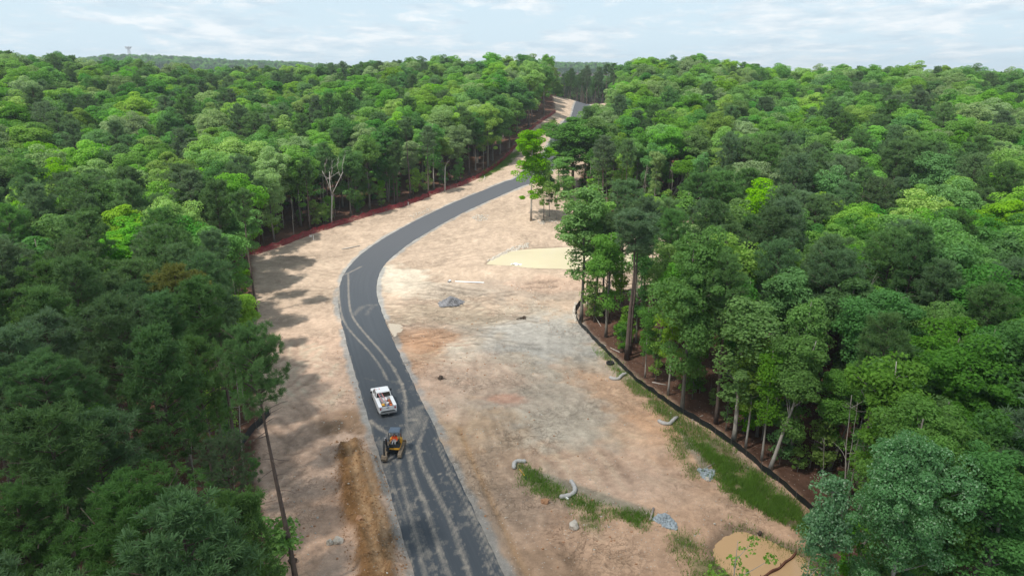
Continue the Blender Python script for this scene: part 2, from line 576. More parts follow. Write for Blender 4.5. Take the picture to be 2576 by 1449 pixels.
blob(1250, 1250, 6, 10, TAN, 0.5)
blob(1480, 1390, 8, 4, RED * 0.5 + TAN * 0.5, 0.7)
blob(1400, 1420, 5, 2.5, BROWN * 0.6 + TAN * 0.4, 0.5)
blob(740, 750, 6.5, 4.2, MUD_SHADE * 1.5, 0.4)  # shadow of the edge trees painted into the soil colour
blob(800, 900, 5, 8, PINK * 1.1, 0.5)
blob(870, 1060, 4.5, 3.0, BROWN * 0.7 + MUD_SHADE * 0.3, 0.75)
blob(770, 1000, 5, 9, PINK * 1.18, 0.5)
blob(790, 1340, 3.5, 7, RED * 0.5 + PINK * 0.5, 0.6)
# dug strip beside the road
DUG = PP((845, 1118), (900, 1108), (935, 1160), (960, 1220), (990, 1330), (1010, 1449), (1000, 1480), (900, 1480), (888, 1400), (868, 1290), (850, 1190))
d_dug = np.full(X.shape, 9.0)
d_dug[nr] = sdist(DUG, X[nr], Y[nr])
m_dug = sstep(0.3, -0.45, d_dug + (n_mid - 0.5) * 1.8)
paint(m_dug * 0.97, BROWN * 1.15)
ruts = np.zeros(X.shape)
for ln in ([(880, 1120), (893, 1180), (912, 1260), (935, 1350), (960, 1449)], [(912, 1125), (925, 1190), (945, 1260), (970, 1350), (990, 1420)]):
    stamp(ruts, PP(*ln), 0.7)
paint(m_dug * sstep(0.45, 0.6, fbm(X, Y, 1.1, 4, 141)) * 0.55, BROWN * 0.6)
paint(np.clip(ruts, 0, 0.75) * m_dug, np.array([0.40, 0.26, 0.145]))
clods = m_dug * np.maximum(0, n_fine - 0.45) * 1.2

# wheel and track marks over the whole site
mark_d, mark_l = np.zeros(X.shape), np.zeros(X.shape)


def marks(px, py, ang, length, bend, gauge=1.8, w=0.4, amp=1.0, field=None):
    x0, y0 = P(px, py)
    for sd in (-0.5, 0.5):
        ln = arc(x0, y0, ang, length, bend)
        t = np.gradient(ln, axis=0)
        t /= np.linalg.norm(t, axis=1)[:, None]
        stamp(mark_d if field is None else field, ln + np.stack([-t[:, 1], t[:, 0]], 1) * gauge * sd, w * 1.5, amp)


tr = random.Random(5)
for _ in range(130):                                   # the churned pale patch in the bend
    marks(1130 + tr.gauss(0, 75), 800 + tr.gauss(0, 32), tr.uniform(-0.6, 0.7), tr.uniform(4, 15), tr.uniform(-1.2, 1.2), tr.choice((1.4, 1.8, 2.2)), tr.uniform(0.3, 0.55), tr.uniform(0.5, 1), tr.choice((mark_d, mark_d, mark_l)))
for _ in range(46):                                   # along the pad
    marks(tr.uniform(1150, 1560), tr.uniform(860, 1140), tr.uniform(1.2, 2.4), tr.uniform(8, 22), tr.uniform(-0.6, 0.6), 2.0, 0.45, tr.uniform(0.15, 0.45), tr.choice((mark_d, mark_l)))
for _ in range(60):                                   # beside the road, both verges
    if tr.random() < 0.5:
        marks(tr.uniform(710, 850), tr.uniform(860, 1150), tr.uniform(1.0, 2.5), tr.uniform(4, 12), tr.uniform(-1.4, 1.4), 1.6, 0.4, tr.uniform(0.3, 0.7), tr.choice((mark_d, mark_l)))
    else:
        marks(tr.uniform(1180, 1420), tr.uniform(1100, 1440), tr.uniform(1.5, 2.3), tr.uniform(6, 16), tr.uniform(-0.4, 0.4), 2.0, 0.45, tr.uniform(0.3, 0.7), tr.choice((mark_d, mark_l)))
for _ in range(14):                                   # the left verge in the bend
    marks(tr.uniform(720, 830), tr.uniform(650, 740), tr.uniform(-0.4, 0.5), tr.uniform(5, 10), tr.uniform(-0.8, 0.8), 1.6, 0.5, tr.uniform(0.2, 0.5), tr.choice((mark_d, mark_l)))
for _ in range(22):                                   # combed lines on the banks
    marks(tr.uniform(980, 1280), tr.uniform(560, 680), tr.uniform(0.3, 0.7), tr.uniform(8, 20), tr.uniform(-0.3, 0.3), 1.6, 0.5, tr.uniform(0.12, 0.35), tr.choice((mark_d, mark_l)))
for a, b, c, d in ((1100, 845, 1178, 905), (1120, 838, 1195, 872), (1060, 895, 1140, 860), (1085, 905, 1170, 850), (1130, 895, 1190, 840), (1150, 842, 1165, 900)):
    stamp(mark_l, PP((a, b), ((a + c) / 2, (b + d) / 2 + 2), (c, d)), 0.7, 1.0)
blob(1155, 868, 2.2, 2.0, np.array([0.50, 0.385, 0.30]), 0.7, rough=0.3)
rut_r = np.zeros(X.shape)
stamp(rut_r, PP((1155, 1075), (1185, 1150), (1225, 1235), (1265, 1320), (1300, 1400), (1330, 1449)), 0.5)
paint(np.clip(mark_d, 0, 1) * 0.9, C3 * 0.50)
paint(np.clip(mark_l, 0, 1) * 0.7, np.minimum(C3 * 1.32, 0.5))
paint(rut_r * 0.6, OCHRE * 0.8)
# the stone verges of the road
e = D_ROAD - ROAD_W / 2
gravel = sstep(1.0, 0.5, e + (n_mid - 0.5) * 1.1) * np.where(Y < 75, 0.9, 0.8)
paint(gravel * sstep(0.25, 0.55, fbm(X, Y, 0.25, 3, 77) + 0.1), GREY * 1.05)
paint(sstep(2.3, 1.2, e + (n_mid - 0.5) * 1.4) * sstep(75, 60, Y) * (X < CENTRE[:, 0].max()) * 0.35, MUD_SHADE * 1.2)

# grass strips, soil under them
GRASS_POLYS = [
    (PP((1505, 868), (1550, 912), (1612, 968), (1700, 1040), (1800, 1100), (1900, 1175), (1990, 1248), (2040, 1300), (2030, 1345), (1960, 1310), (1885, 1255), (1830, 1195), (1785, 1150), (1690, 1078), (1628, 1015), (1560, 955)), 1.1),
    (PP((1760, 1125), (1840, 1165), (1925, 1225), (2020, 1300), (2025, 1340), (1930, 1300), (1850, 1248), (1790, 1190)), 2.2),
    (PP((1690, 1080), (1730, 1130), (1760, 1185), (1745, 1200), (1705, 1150), (1670, 1085)), 0.9),
    (PP((1310, 1168), (1345, 1185), (1420, 1235), (1530, 1275), (1640, 1300), (1615, 1330), (1530, 1300), (1430, 1262), (1350, 1235), (1315, 1200)), 1.3),
    (PP((1460, 1300), (1500, 1295), (1530, 1325), (1520, 1350), (1470, 1340)), 0.8),
    (PP((1690, 1340), (1740, 1345), (1750, 1375), (1700, 1385)), 1.3),
    (PP((1720, 1400), (1800, 1400), (1900, 1470), (1850, 1500), (1740, 1460)), 1.0),
    (PP((1850, 1305), (1900, 1325), (2000, 1375), (2090, 1430), (2085, 1445), (1990, 1390), (1900, 1340), (1848, 1322)), 1.1),
    (PP((1330, 340), (1352, 330), (1366, 318), (1395, 300), (1400, 310), (1370, 335), (1345, 352)), 1.2),
    (PP((1225, 430), (1262, 405), (1290, 385), (1305, 382), (1285, 408), (1250, 432), (1205, 455)), 1.2),
]
m_grass = np.zeros(X.shape)
for poly, dens in GRASS_POLYS:
    xs, ys = [p_[0] for p_ in poly], [p_[1] for p_ in poly]
    sel = (X > min(xs) - 3) & (X < max(xs) + 3) & (Y > min(ys) - 3) & (Y < max(ys) + 3)
    d = sdist(poly, X[sel], Y[sel])
    m_grass[sel] = np.maximum(m_grass[sel], np.minimum(dens, 1.0) * sstep(0.4, -0.8, d + (n_mid[sel] - 0.5) * 1.8))
MAT_STRIP = PP((1700, 1075), (1720, 1085), (1765, 1140), (1795, 1185), (1770, 1195), (1740, 1150))      # grey straw matting in the ditches
MAT_LOW = PP((1318, 1172), (1400, 1198), (1520, 1240), (1640, 1282), (1640, 1300), (1520, 1272), (1410, 1228), (1325, 1190))
for poly in (MAT_STRIP, MAT_LOW):
    d = np.full(X.shape, 9.0)
    d[nr] = sdist(poly, X[nr], Y[nr])
    paint(sstep(0.3, -0.3, d + (n_mid - 0.5) * 0.8) * 0.75, np.array([0.19, 0.185, 0.14]))
paint(m_grass * 0.72, TURF)
for poly in (UPPER_POND, LOWER_POND, PUDDLE):                 # wet margin of the water
    d = np.full(X.shape, 9.0)
    d[nr] = sdist(poly, X[nr], Y[nr])
    paint(sstep(1.1, 0.1, d + (n_mid - 0.5) * 0.9) * 0.6, MUD_SHADE * 0.72)
# forest floor under the trees
m_forest = sstep(-0.3, 0.9, D_CLEAR + (n_mid - 0.5) * 2.0)
paint(m_forest, LITTER * 1.0)
C3 *= (0.76 + 0.48 * n_fine + 0.34 * (n_mid - 0.5) + 0.12 * (n_big - 0.5))[..., None]

# height: bumps, ruts, banks, ponds
Z = HILL.copy()
soft = sstep(0.2, 2.5, e)
Z += (n_mid - 0.5) * 0.30 * soft + (n_fine - 0.5) * 0.16 * soft + (n_big - 0.5) * 0.5 * sstep(1.5, 7, e)
Z += (fbm(X, Y, 0.02, 3, 5) - 0.5) * 3.0 * sstep(12, 60, np.clip(D_CLEAR, 0, 99))
Z -= np.clip(mark_d, 0, 1) * 0.12 * soft - np.clip(mark_l, 0, 1) * 0.07 * soft
Z -= rut_r * 0.18
Z += m_dug * 0.62 * (d_dug < 0.5) + clods * 1.0 - ruts * m_dug * 0.45
Z += 0.25 * m_forest * (D_CLEAR < 3) * sstep(3, 0.5, np.abs(D_CLEAR))
for poly, depth, rim in ((UPPER_POND, 0.5, 3.0), (LOWER_POND, POND_DEPTH, 1.6), (PUDDLE, 0.12, 0.5)):
    xs, ys = [p_[0] for p_ in poly], [p_[1] for p_ in poly]
    sel = (X > min(xs) - 8) & (X < max(xs) + 8) & (Y > min(ys) - 8) & (Y < max(ys) + 8)
    d = sdist(poly, X[sel], Y[sel])
    k = sstep(rim, -1.2, d)
    lev = HILL[sel].min() if poly is not UPPER_POND else float(np.mean([gz(*p_) for p_ in UPPER_POND]))
    if poly is UPPER_POND:
        flat = sstep(9.0, 0.0, d)
        Z[sel] = Z[sel] * (1 - flat) + (lev + np.clip(d, 0, 9) * 0.12) * flat
        UP_LEVEL = lev
        Z[sel] = np.where(d < 0.25, np.minimum(Z[sel], lev - 0.05 + d * 0.2), Z[sel])
    else:
        Z[sel] = Z[sel] * (1 - k) + np.minimum(Z[sel], 0.0) * k - depth * k - 0.25 * depth * (d < 0.2)
Z = np.where(D_ROAD < ROAD_W / 2 + 0.25, HILL - 0.02, Z)

nxg, nyg = len(GX), len(GY)
idx = np.arange(nxg * nyg).reshape(nyg, nxg)
quads = np.stack([idx[:-1, :-1], idx[:-1, 1:], idx[1:, 1:], idx[1:, :-1]], -1).reshape(-1, 4)


def soil_material():
    m = bpy.data.materials.new('soil')
    m.use_nodes = True
    T = NT(m.node_tree)
    at = T.n('ShaderNodeAttribute', attribute_name='soil_colour')
    tc = T.n('ShaderNodeTexCoord')
    v = tc.outputs['Object']
    f1, f2 = T.noise(v, 2.2, 6.0, 0.68), T.noise(v, 9.0, 4.0, 0.7)
    f3 = T.noise(v, 0.35, 5.0, 0.6, 0.8)
    k = T.math('ADD', T.math('ADD', T.math('MULTIPLY', f1, 0.75), T.math('MULTIPLY', f2, 0.55)), T.math('MULTIPLY', f3, 0.32))
    k = T.math('ADD', k, 0.22)
    kk = T.n('ShaderNodeCombineColor', ins={0: k, 1: k, 2: k})
    c = T.mix(1.0, at.outputs['Color'], kk.outputs[0], 'MULTIPLY')
    ln_ = T.noise(v, 0.55, 4.0, 0.55, 1.6)                     # thin wandering wheel scars and washouts
    ln2 = T.noise(v, 1.4, 3.0, 0.55, 1.0)
    l1 = T.ramp(T.math('ABSOLUTE', T.math('SUBTRACT', ln_, 0.5)), 0.016, 0.0)
    l2 = T.ramp(T.math('ABSOLUTE', T.math('SUBTRACT', ln2, 0.47)), 0.014, 0.0)
    lines = T.math('MULTIPLY', T.math('MAXIMUM', l1, l2), T.ramp(T.noise(v, 0.12, 2.0, 0.5), 0.45, 0.62))
    c = T.mix(T.math('MULTIPLY', lines, 0.42), c, T.mix(1.0, c, (0.45, 0.40, 0.36), 'MULTIPLY'))
    st = T.n('ShaderNodeTexVoronoi', ins={'Vector': v, 'Scale': 2.4})
    c = T.mix(T.math('MULTIPLY', T.ramp(st.outputs['Distance'], 0.16, 0.10), 0.6), c, (0.48, 0.45, 0.40))
    hgt = T.math('SUBTRACT', T.math('ADD', T.math('MULTIPLY', f1, 0.6), T.math('MULTIPLY', f2, 0.45)), T.math('MULTIPLY', lines, 0.4))
    bp = T.n('ShaderNodeBump', ins={'Strength': 0.8, 'Distance': 0.2, 'Height': hgt})
    b = T.n('ShaderNodeBsdfPrincipled', ins={'Base Color': c, 'Roughness': 1.0, 'Specular IOR Level': 0.05, 'Normal': bp.outputs[0]})
    T.put(T.n('ShaderNodeOutputMaterial').inputs[0], b.outputs[0])
    return m


me = raw_mesh('ground', np.stack([X, Y, Z], -1).reshape(-1, 3), quads, np.full(len(quads), 4), [soil_material()], smooth=True)
ca = me.color_attributes.new('soil_colour', 'FLOAT_COLOR', 'POINT')
ca.data.foreach_set('color', np.concatenate([np.clip(C3, 0.01, 0.7), np.ones(X.shape + (1,))], -1).astype(np.float32).ravel())
ground = bpy.data.objects.new('ground', me)
COL.objects.link(ground)
tag(ground, 'bare tan and reddish graded soil, brown leaf litter under the trees', kind='structure')


def zg(x, y):
    """height of the finished ground mesh"""
    i = int(np.clip(np.searchsorted(GX, x) - 1, 0, nxg - 2))
    j = int(np.clip(np.searchsorted(GY, y) - 1, 0, nyg - 2))
    a, b = (x - GX[i]) / (GX[i + 1] - GX[i]), (y - GY[j]) / (GY[j + 1] - GY[j])
    return float((Z[j, i] * (1 - a) + Z[j, i + 1] * a) * (1 - b) + (Z[j + 1, i] * (1 - a) + Z[j + 1, i + 1] * a) * b)


# ------------------------------------------------------------------ road
def build_road():
    line = np.vstack([spline([tuple(p_) for p_ in CENTRE], 0.3)])
    near_ = line[:, 1] < 150
    keep = [i for i in range(len(line)) if near_[i] or i % 4 == 0]
    line = line[keep]
    t = np.gradient(line, axis=0)
    t /= np.linalg.norm(t, axis=1)[:, None]
    nrm = np.stack([t[:, 1], -t[:, 0]], 1)              # to the right
    us = np.concatenate([[-ROAD_W / 2 - 0.12], np.linspace(-ROAD_W / 2, ROAD_W / 2, 45), [ROAD_W / 2 + 0.12]])
    n, k = len(line), len(us)
    wob = (fbm(line[:, 0] + 50, line[:, 1], 0.6, 3, 3) - 0.5) * 0.28
    wob2 = (fbm(line[:, 0], line[:, 1] + 90, 0.6, 3, 9) - 0.5) * 0.28
    U = np.broadcast_to(us, (n, k)).copy()
    edge = (np.abs(U) / (ROAD_W / 2)) ** 6
    U += np.where(U < 0, wob[:, None], wob2[:, None]) * np.clip(edge, 0, 1)
    XX, YY = line[:, 0:1] + nrm[:, 0:1] * U, line[:, 1:2] + nrm[:, 1:2] * U
    ZZ = hbase(XX, YY) + 0.075 - 0.035 * (np.abs(U) / (ROAD_W / 2)) ** 2
    ZZ[:, 0] -= 0.14
    ZZ[:, -1] -= 0.14
    mud = np.zeros((n, k))
    flat = lambda pts: [tuple(p_) for p_ in spline(pts, 0.4)]

    def track(pts, w, amp, lug=0.0):
        ln = np.array(flat(pts))
        sel = np.argwhere((YY > ln[:, 1].min() - 1) & (YY < ln[:, 1].max() + 1))
        a, b = sel[:, 0], sel[:, 1]
        d = dist_line([tuple(p_) for p_ in ln], XX[a, b], YY[a, b])
        g = amp * 0.95 * np.exp(-d ** 2 / (2 * (w * 0.38) ** 2))
        if lug:
            s = YY[a, b] * 1.05 + XX[a, b] * 0.4
            g *= 1 - lug + lug * (np.sin(s * 2 * np.pi / 0.42) > 0)
        mud[a, b] = np.maximum(mud[a, b], g)

    z5 = lambda *q: [Z5(a, b) for a, b in q]
    z7 = lambda *q: [Z7(a, b) for a, b in q]
    track(z5((222, 420), (228, 560), (255, 690), (310, 780), (430, 910), (520, 1030), (565, 1120)), 0.42, 0.62)
    track(z5((290, 370), (296, 560), (320, 670), (390, 770), (530, 930), (640, 1090), (690, 1230), (705, 1400)), 0.45, 0.66)
    track(z5((235, 385), (300, 360), (380, 320)), 0.6, 0.6)
    track(z5((330, 660), (400, 600), (480, 590)), 1.6, 0.38)
    track(z5((420, 660), (460, 600)), 1.2, 0.35)
    track(z5((290, 330), (330, 240), (420, 150), (600, 50)), 0.9, 0.14)
    track(z7((1030, 400), (1042, 560), (1035, 640), (1060, 760), (1090, 860), (1150, 1010), (1190, 1130), (1260, 1350), (1310, 1470)), 0.6, 0.58)
    track(z7((1160, 470), (1130, 580), (1108, 650), (1125, 740), (1160, 820), (1215, 930), (1290, 1080), (1340, 1200), (1395, 1350), (1430, 1470)), 0.62, 0.70, 0.25)
    track(z7((1215, 600), (1250, 690), (1310, 830), (1370, 940), (1450, 1100), (1540, 1290), (1580, 1360)), 0.6, 0.66, 0.5)
    track(z7((980, 740), (1000, 850), (1030, 980), (1080, 1150), (1130, 1350), (1155, 1470)), 0.6, 0.55)
    track(z7((920, 760), (945, 880), (990, 1000), (1040, 1130)), 0.55, 0.40)
    track(z7((940, 700), (1010, 800), (1060, 940), (1110, 1120), (1180, 1350), (1220, 1470)), 0.7, 0.26)
    track(z7((1380, 1000), (1440, 1130), (1500, 1250), (1560, 1400), (1600, 1470)), 0.8, 0.40, 0.5)
    track(z7((815, 490), (870, 540), (935, 575)), 0.55, 0.75)
    track(z7((1110, 705), (1125, 760), (1150, 803)), 0.22, 0.95)
    track(z7((1200, 822), (1270, 823), (1340, 826)), 0.13, 0.8)
    track(z7((1080, 440), (1110, 480), (1080, 540), (1040, 600)), 2.2, 0.52)
    track(z7((1160, 400), (1100, 420), (1060, 460)), 1.2, 0.5)
    track(z7((880, 620), (905, 690), (930, 740)), 1.0, 0.45)
    sp = fbm(XX, YY, 1.3, 4, 61)
    splat = (sp > 0.66) * 0.5 * sstep(105, 70, YY) + (fbm(XX, YY, 3.1, 2, 65) > 0.80) * 0.55 * sstep(105, 60, YY)
    mud = np.clip(mud * (0.62 + 0.75 * fbm(XX, YY, 1.9, 3, 71)) + splat * 0.6 + 0.10 * sstep(110, 60, YY) * fbm(XX, YY, 0.3, 3, 73), 0, 1)
    edge_d = np.clip(mud + 0.35 * np.clip((np.abs(U) - ROAD_W / 2 + 0.3) / 0.3, 0, 1) * (fbm(XX, YY, 0.8, 3, 81) > 0.52), 0, 1)
    sun_pale = sstep(95, 150, YY)  # far asphalt turns paler, sunshine put into its colour
    ii = np.arange(n * k).reshape(n, k)
    q = np.stack([ii[:-1, :-1], ii[:-1, 1:], ii[1:, 1:], ii[1:, :-1]], -1).reshape(-1, 4)
    m = bpy.data.materials.new('asphalt')
    m.use_nodes = True
    T = NT(m.node_tree)
    at = T.n('ShaderNodeAttribute', attribute_name='mud')
    ag = T.n('ShaderNodeAttribute', attribute_name='along')
    tc = T.n('ShaderNodeTexCoord')
    v = tc.outputs['Object']
    mp = T.n('ShaderNodeMapping', ins={0: ag.outputs['Vector'], 3: (3.2, 0.045, 1.0)})
    streak = T.noise(mp.outputs[0], 1.0, 4.0, 0.6)
    f = T.noise(v, 14.0, 3.0, 0.7)
    base = T.mix(streak, (0.032, 0.041, 0.052), (0.076, 0.087, 0.100))
    base = T.mix(T.math('MULTIPLY', f, 0.5), base, (0.055, 0.060, 0.066))
    sepc = T.n('ShaderNodeSeparateColor', ins={0: at.outputs['Color']})
    base = T.mix(T.math('MULTIPLY', sepc.outputs[1], 0.6), base, (0.098, 0.100, 0.108))
    mp2 = T.n('ShaderNodeMapping', ins={0: ag.outputs['Vector'], 3: (9.0, 0.22, 1.0)})
    fine_ = T.noise(mp2.outputs[0], 1.0, 4.0, 0.65)
    mm = T.math('ADD', T.math('MULTIPLY', sepc.outputs[0], T.math('ADD', T.math('MULTIPLY', fine_, 1.3), 0.30)), T.math('MULTIPLY', T.math('SUBTRACT', T.noise(v, 5.0, 5.0, 0.7), 0.5), 0.75))
    mud_c = T.mix(T.noise(v, 1.5, 3.0, 0.6), (0.25, 0.215, 0.175), (0.36, 0.32, 0.265))
    c = T.mix(T.math('MULTIPLY', T.ramp(mm, 0.20, 0.92), 0.88), base, mud_c)
    bp = T.n('ShaderNodeBump', ins={'Strength': 0.4, 'Distance': 0.02, 'Height': T.math('ADD', f, mm)})
    b = T.n('ShaderNodeBsdfPrincipled', ins={'Base Color': c, 'Roughness': 0.82, 'Specular IOR Level': 0.3, 'Normal': bp.outputs[0]})
    T.put(T.n('ShaderNodeOutputMaterial').inputs[0], b.outputs[0])
    me = raw_mesh('road', np.stack([XX, YY, ZZ], -1).reshape(-1, 3), q, np.full(len(q), 4), [m], smooth=True)
    a = me.color_attributes.new('mud', 'FLOAT_COLOR', 'POINT')
    a.data.foreach_set('color', np.stack([np.clip(edge_d, 0, 1), sun_pale, sun_pale * 0, sun_pale * 0 + 1], -1).astype(np.float32).ravel())  # red holds the mud, green the painted sun paleness
    s = np.concatenate([[0], np.cumsum(np.linalg.norm(np.diff(line, axis=0), axis=1))])
    al = me.attributes.new('along', 'FLOAT_VECTOR', 'POINT')
    al.data.foreach_set('vector', np.stack([U, np.broadcast_to(s[:, None], U.shape), U * 0], -1).astype(np.float32).ravel())
    o = bpy.data.objects.new('road', me)
    COL.objects.link(o)
    tag(o, 'winding dark asphalt road streaked with pale mud tracks', kind='structure')


build_road()


def water(name, poly, z, col, label, rough=0.06, spec=0.5, shift=0.5):
    m = bpy.data.materials.new(name + '_water')
    m.use_nodes = True
    T = NT(m.node_tree)
    tc = T.n('ShaderNodeTexCoord')
    f = T.noise(tc.outputs['Object'], 0.12, 3.0, 0.5)
    c = T.mix(f, col, tuple(x * 1.22 for x in col))
    bp = T.n('ShaderNodeBump', ins={'Strength': 0.05, 'Distance': 0.02, 'Height': T.noise(tc.outputs['Object'], 3.0, 3.0, 0.6)})
    b = T.n('ShaderNodeBsdfPrincipled', ins={'Base Color': c, 'Roughness': rough, 'Specular IOR Level': spec, 'Normal': bp.outputs[0]})
    T.put(T.n('ShaderNodeOutputMaterial').inputs[0], b.outputs[0])
    c0 = np.mean(poly, axis=0)
    q = np.array(poly)
    q = spline([tuple(p_) for p_ in q] + [tuple(q[0])], 0.8)[:-1]
    d = q - c0
    q = c0 + d * (1 + shift / np.linalg.norm(d, axis=1)[:, None])
    b_ = MB()
    b_.add([(a, b2, z) for a, b2 in q], [tuple(range(len(q)))[::1]])
    o = b_.build(name, m)
    bm = bmesh.new()
    bm.from_mesh(o.data)
    bmesh.ops.triangulate(bm, faces=bm.faces)
    bmesh.ops.recalc_face_normals(bm, faces=bm.faces)
    for f_ in bm.faces:
        if f_.normal.z < 0:
            f_.normal_flip()
    bm.to_mesh(o.data)
    bm.free()
    tag(o, label, kind='structure')
    return o


water('upper_pond', UPPER_POND, UP_LEVEL, (0.52, 0.46, 0.32), 'still yellowish muddy pond below the bend of the road', 0.12)
water('lower_pond', LOWER_POND, -0.42, (0.46, 0.295, 0.160), 'opaque tan sediment pond at the lower right corner', 0.10, 0.35)
water('puddle', PUDDLE, -0.06, (0.36, 0.30, 0.225), 'pale muddy puddle against the inner edge of the road', 0.15)
# ------------------------------------------------------------------ trees
def unit(v):
    return v / (np.linalg.norm(v, axis=-1, keepdims=True) + 1e-9)


def blades(c, nrm, size, r, aspect=0.62):
    """leaf-sized four-cornered faces at points c, facing about nrm"""
    n = len(c)
    a = unit(np.cross(nrm, unit(r.normal(size=(n, 3)))))
    b = np.cross(nrm, a)
    s = (size * r.uniform(0.7, 1.3, n))[:, None]
    fold = nrm * s * 0.12
    v = np.stack([c - a * s, c - b * s * aspect + fold, c + a * s, c + b * s * aspect + fold], 1)
    return v.reshape(-1, 3)


def quads_of(n):
    return np.arange(n * 4).reshape(n, 4)


def limb(mb, p0, p1, r0, r1, r, bend=0.1, k=6, seg=5):
    p0, p1 = np.array(p0), np.array(p1)
    t = np.linspace(0, 1, seg)[:, None]
    L = np.linalg.norm(p1 - p0)
    off = r.normal(size=3) * bend * L
    pts = p0 + (p1 - p0) * t + off * (t * (1 - t) * 2)
    mb.tube(pts, np.linspace(r0, r1, seg), k)
    return pts


def trunk_pts(r, H, lean, seg=9):
    t = np.linspace(0, 1, seg)
    w = np.cumsum(r.normal(size=(seg, 2)) * 0.10 * H / 20, 0) * t[:, None]
    return np.stack([lean[0] * t + w[:, 0], lean[1] * t + w[:, 1], H * t], 1)


def broadleaf(seed, H=16.0, Rc=3.6, base=0.42, leaf=0.135, n_clump=80, per=250, tr=0.17, lean=(0, 0), open_=0.0, clump_r=(0.75, 1.25), up=0.35):
    """trunk mesh data and crown mesh data of a broad-leaved forest tree"""
    r = np.random.default_rng(seed)
    mb = MB()
    tp = trunk_pts(r, H * 0.92, lean)
    t = np.linspace(0, 1, len(tp))
    mb.tube(tp, tr * (1.25 - 1.05 * t) * np.where(t == 0, 1.35, 1), 8)
    at = lambda h: np.array([np.interp(h, tp[:, 2], tp[:, i]) for i in range(3)])
    # the crown hull: several domes of different height grouped round the trunk
    nd = r.integers(5, 8)
    domes = []
    for i in range(nd):
        a = r.uniform(0, 6.28)
        q = r.uniform(0.1, 0.62) if i else 0.0
        h = H * (r.uniform(base + min(0.22, Rc * 0.05 + 0.03), 0.93) - 0.22 * q) if i else H * 0.86
        domes.append((q * Rc * math.cos(a), q * Rc * math.sin(a), h, Rc * r.uniform(0.42, 0.66)))
    cl = []
    for i in range(n_clump):
        x, y, h, rad = domes[r.integers(0, nd)]
        d = unit(r.normal(size=3) + np.array([0, 0, 0.35]))
        k = rad * (r.uniform(0.60, 1.12) if i % 8 else r.uniform(1.1, 1.38))
        cl.append(np.array([x, y, h]) + d * k * np.array([1.0, 1.0, 0.82]))
    cl = np.array(cl)
    cl[:, 2] = np.clip(cl[:, 2], H * base, H)
    for i in range(int(n_clump * (0.10 + open_))):          # low sprays on the stem
        h = r.uniform(base * 0.62, base + 0.1) * H
        a = r.uniform(0, 6.28)
        q = at(h)
        cl = np.vstack([cl, q + np.array([math.cos(a), math.sin(a), 0.1]) * Rc * r.uniform(0.25, 0.62)])
    lo = np.array([lean[0] * 1.0, lean[1] * 1.0, 0])
    cl = cl + lo * (cl[:, 2:3] / H)
    order = r.permutation(len(cl))[: 16 + int(len(cl) * 0.12)]
    for i in order:
        e = cl[i]
        hb = np.clip(e[2] - np.linalg.norm(e[:2] - at(e[2])[:2]) * r.uniform(0.5, 1.1), H * 0.3, H * 0.86)
        limb(mb, at(hb), e, max(0.025, tr * 0.42 * (1 - hb / H) + 0.02), 0.012, r, 0.08, 5, 5)
    V = []
    for c in cl:
        n = int(per * r.uniform(0.6, 1.3))
        cr = r.uniform(clump_r[0] * 0.75, clump_r[1] * 1.12)
        d = unit(r.normal(size=(n, 3)) + np.array([0, 0, 0.45]))
        rad = cr * r.uniform(0.45, 1.0, n) ** 0.5
        p = c + d * rad[:, None] * np.array([1.05, 1.05, 0.66])
        nm = unit(d * 0.65 + np.array([0, 0, up]) + r.normal(size=(n, 3)) * 0.42)
        V.append(blades(p, nm, leaf, r))
    V = np.vstack(V)
    return mb, V


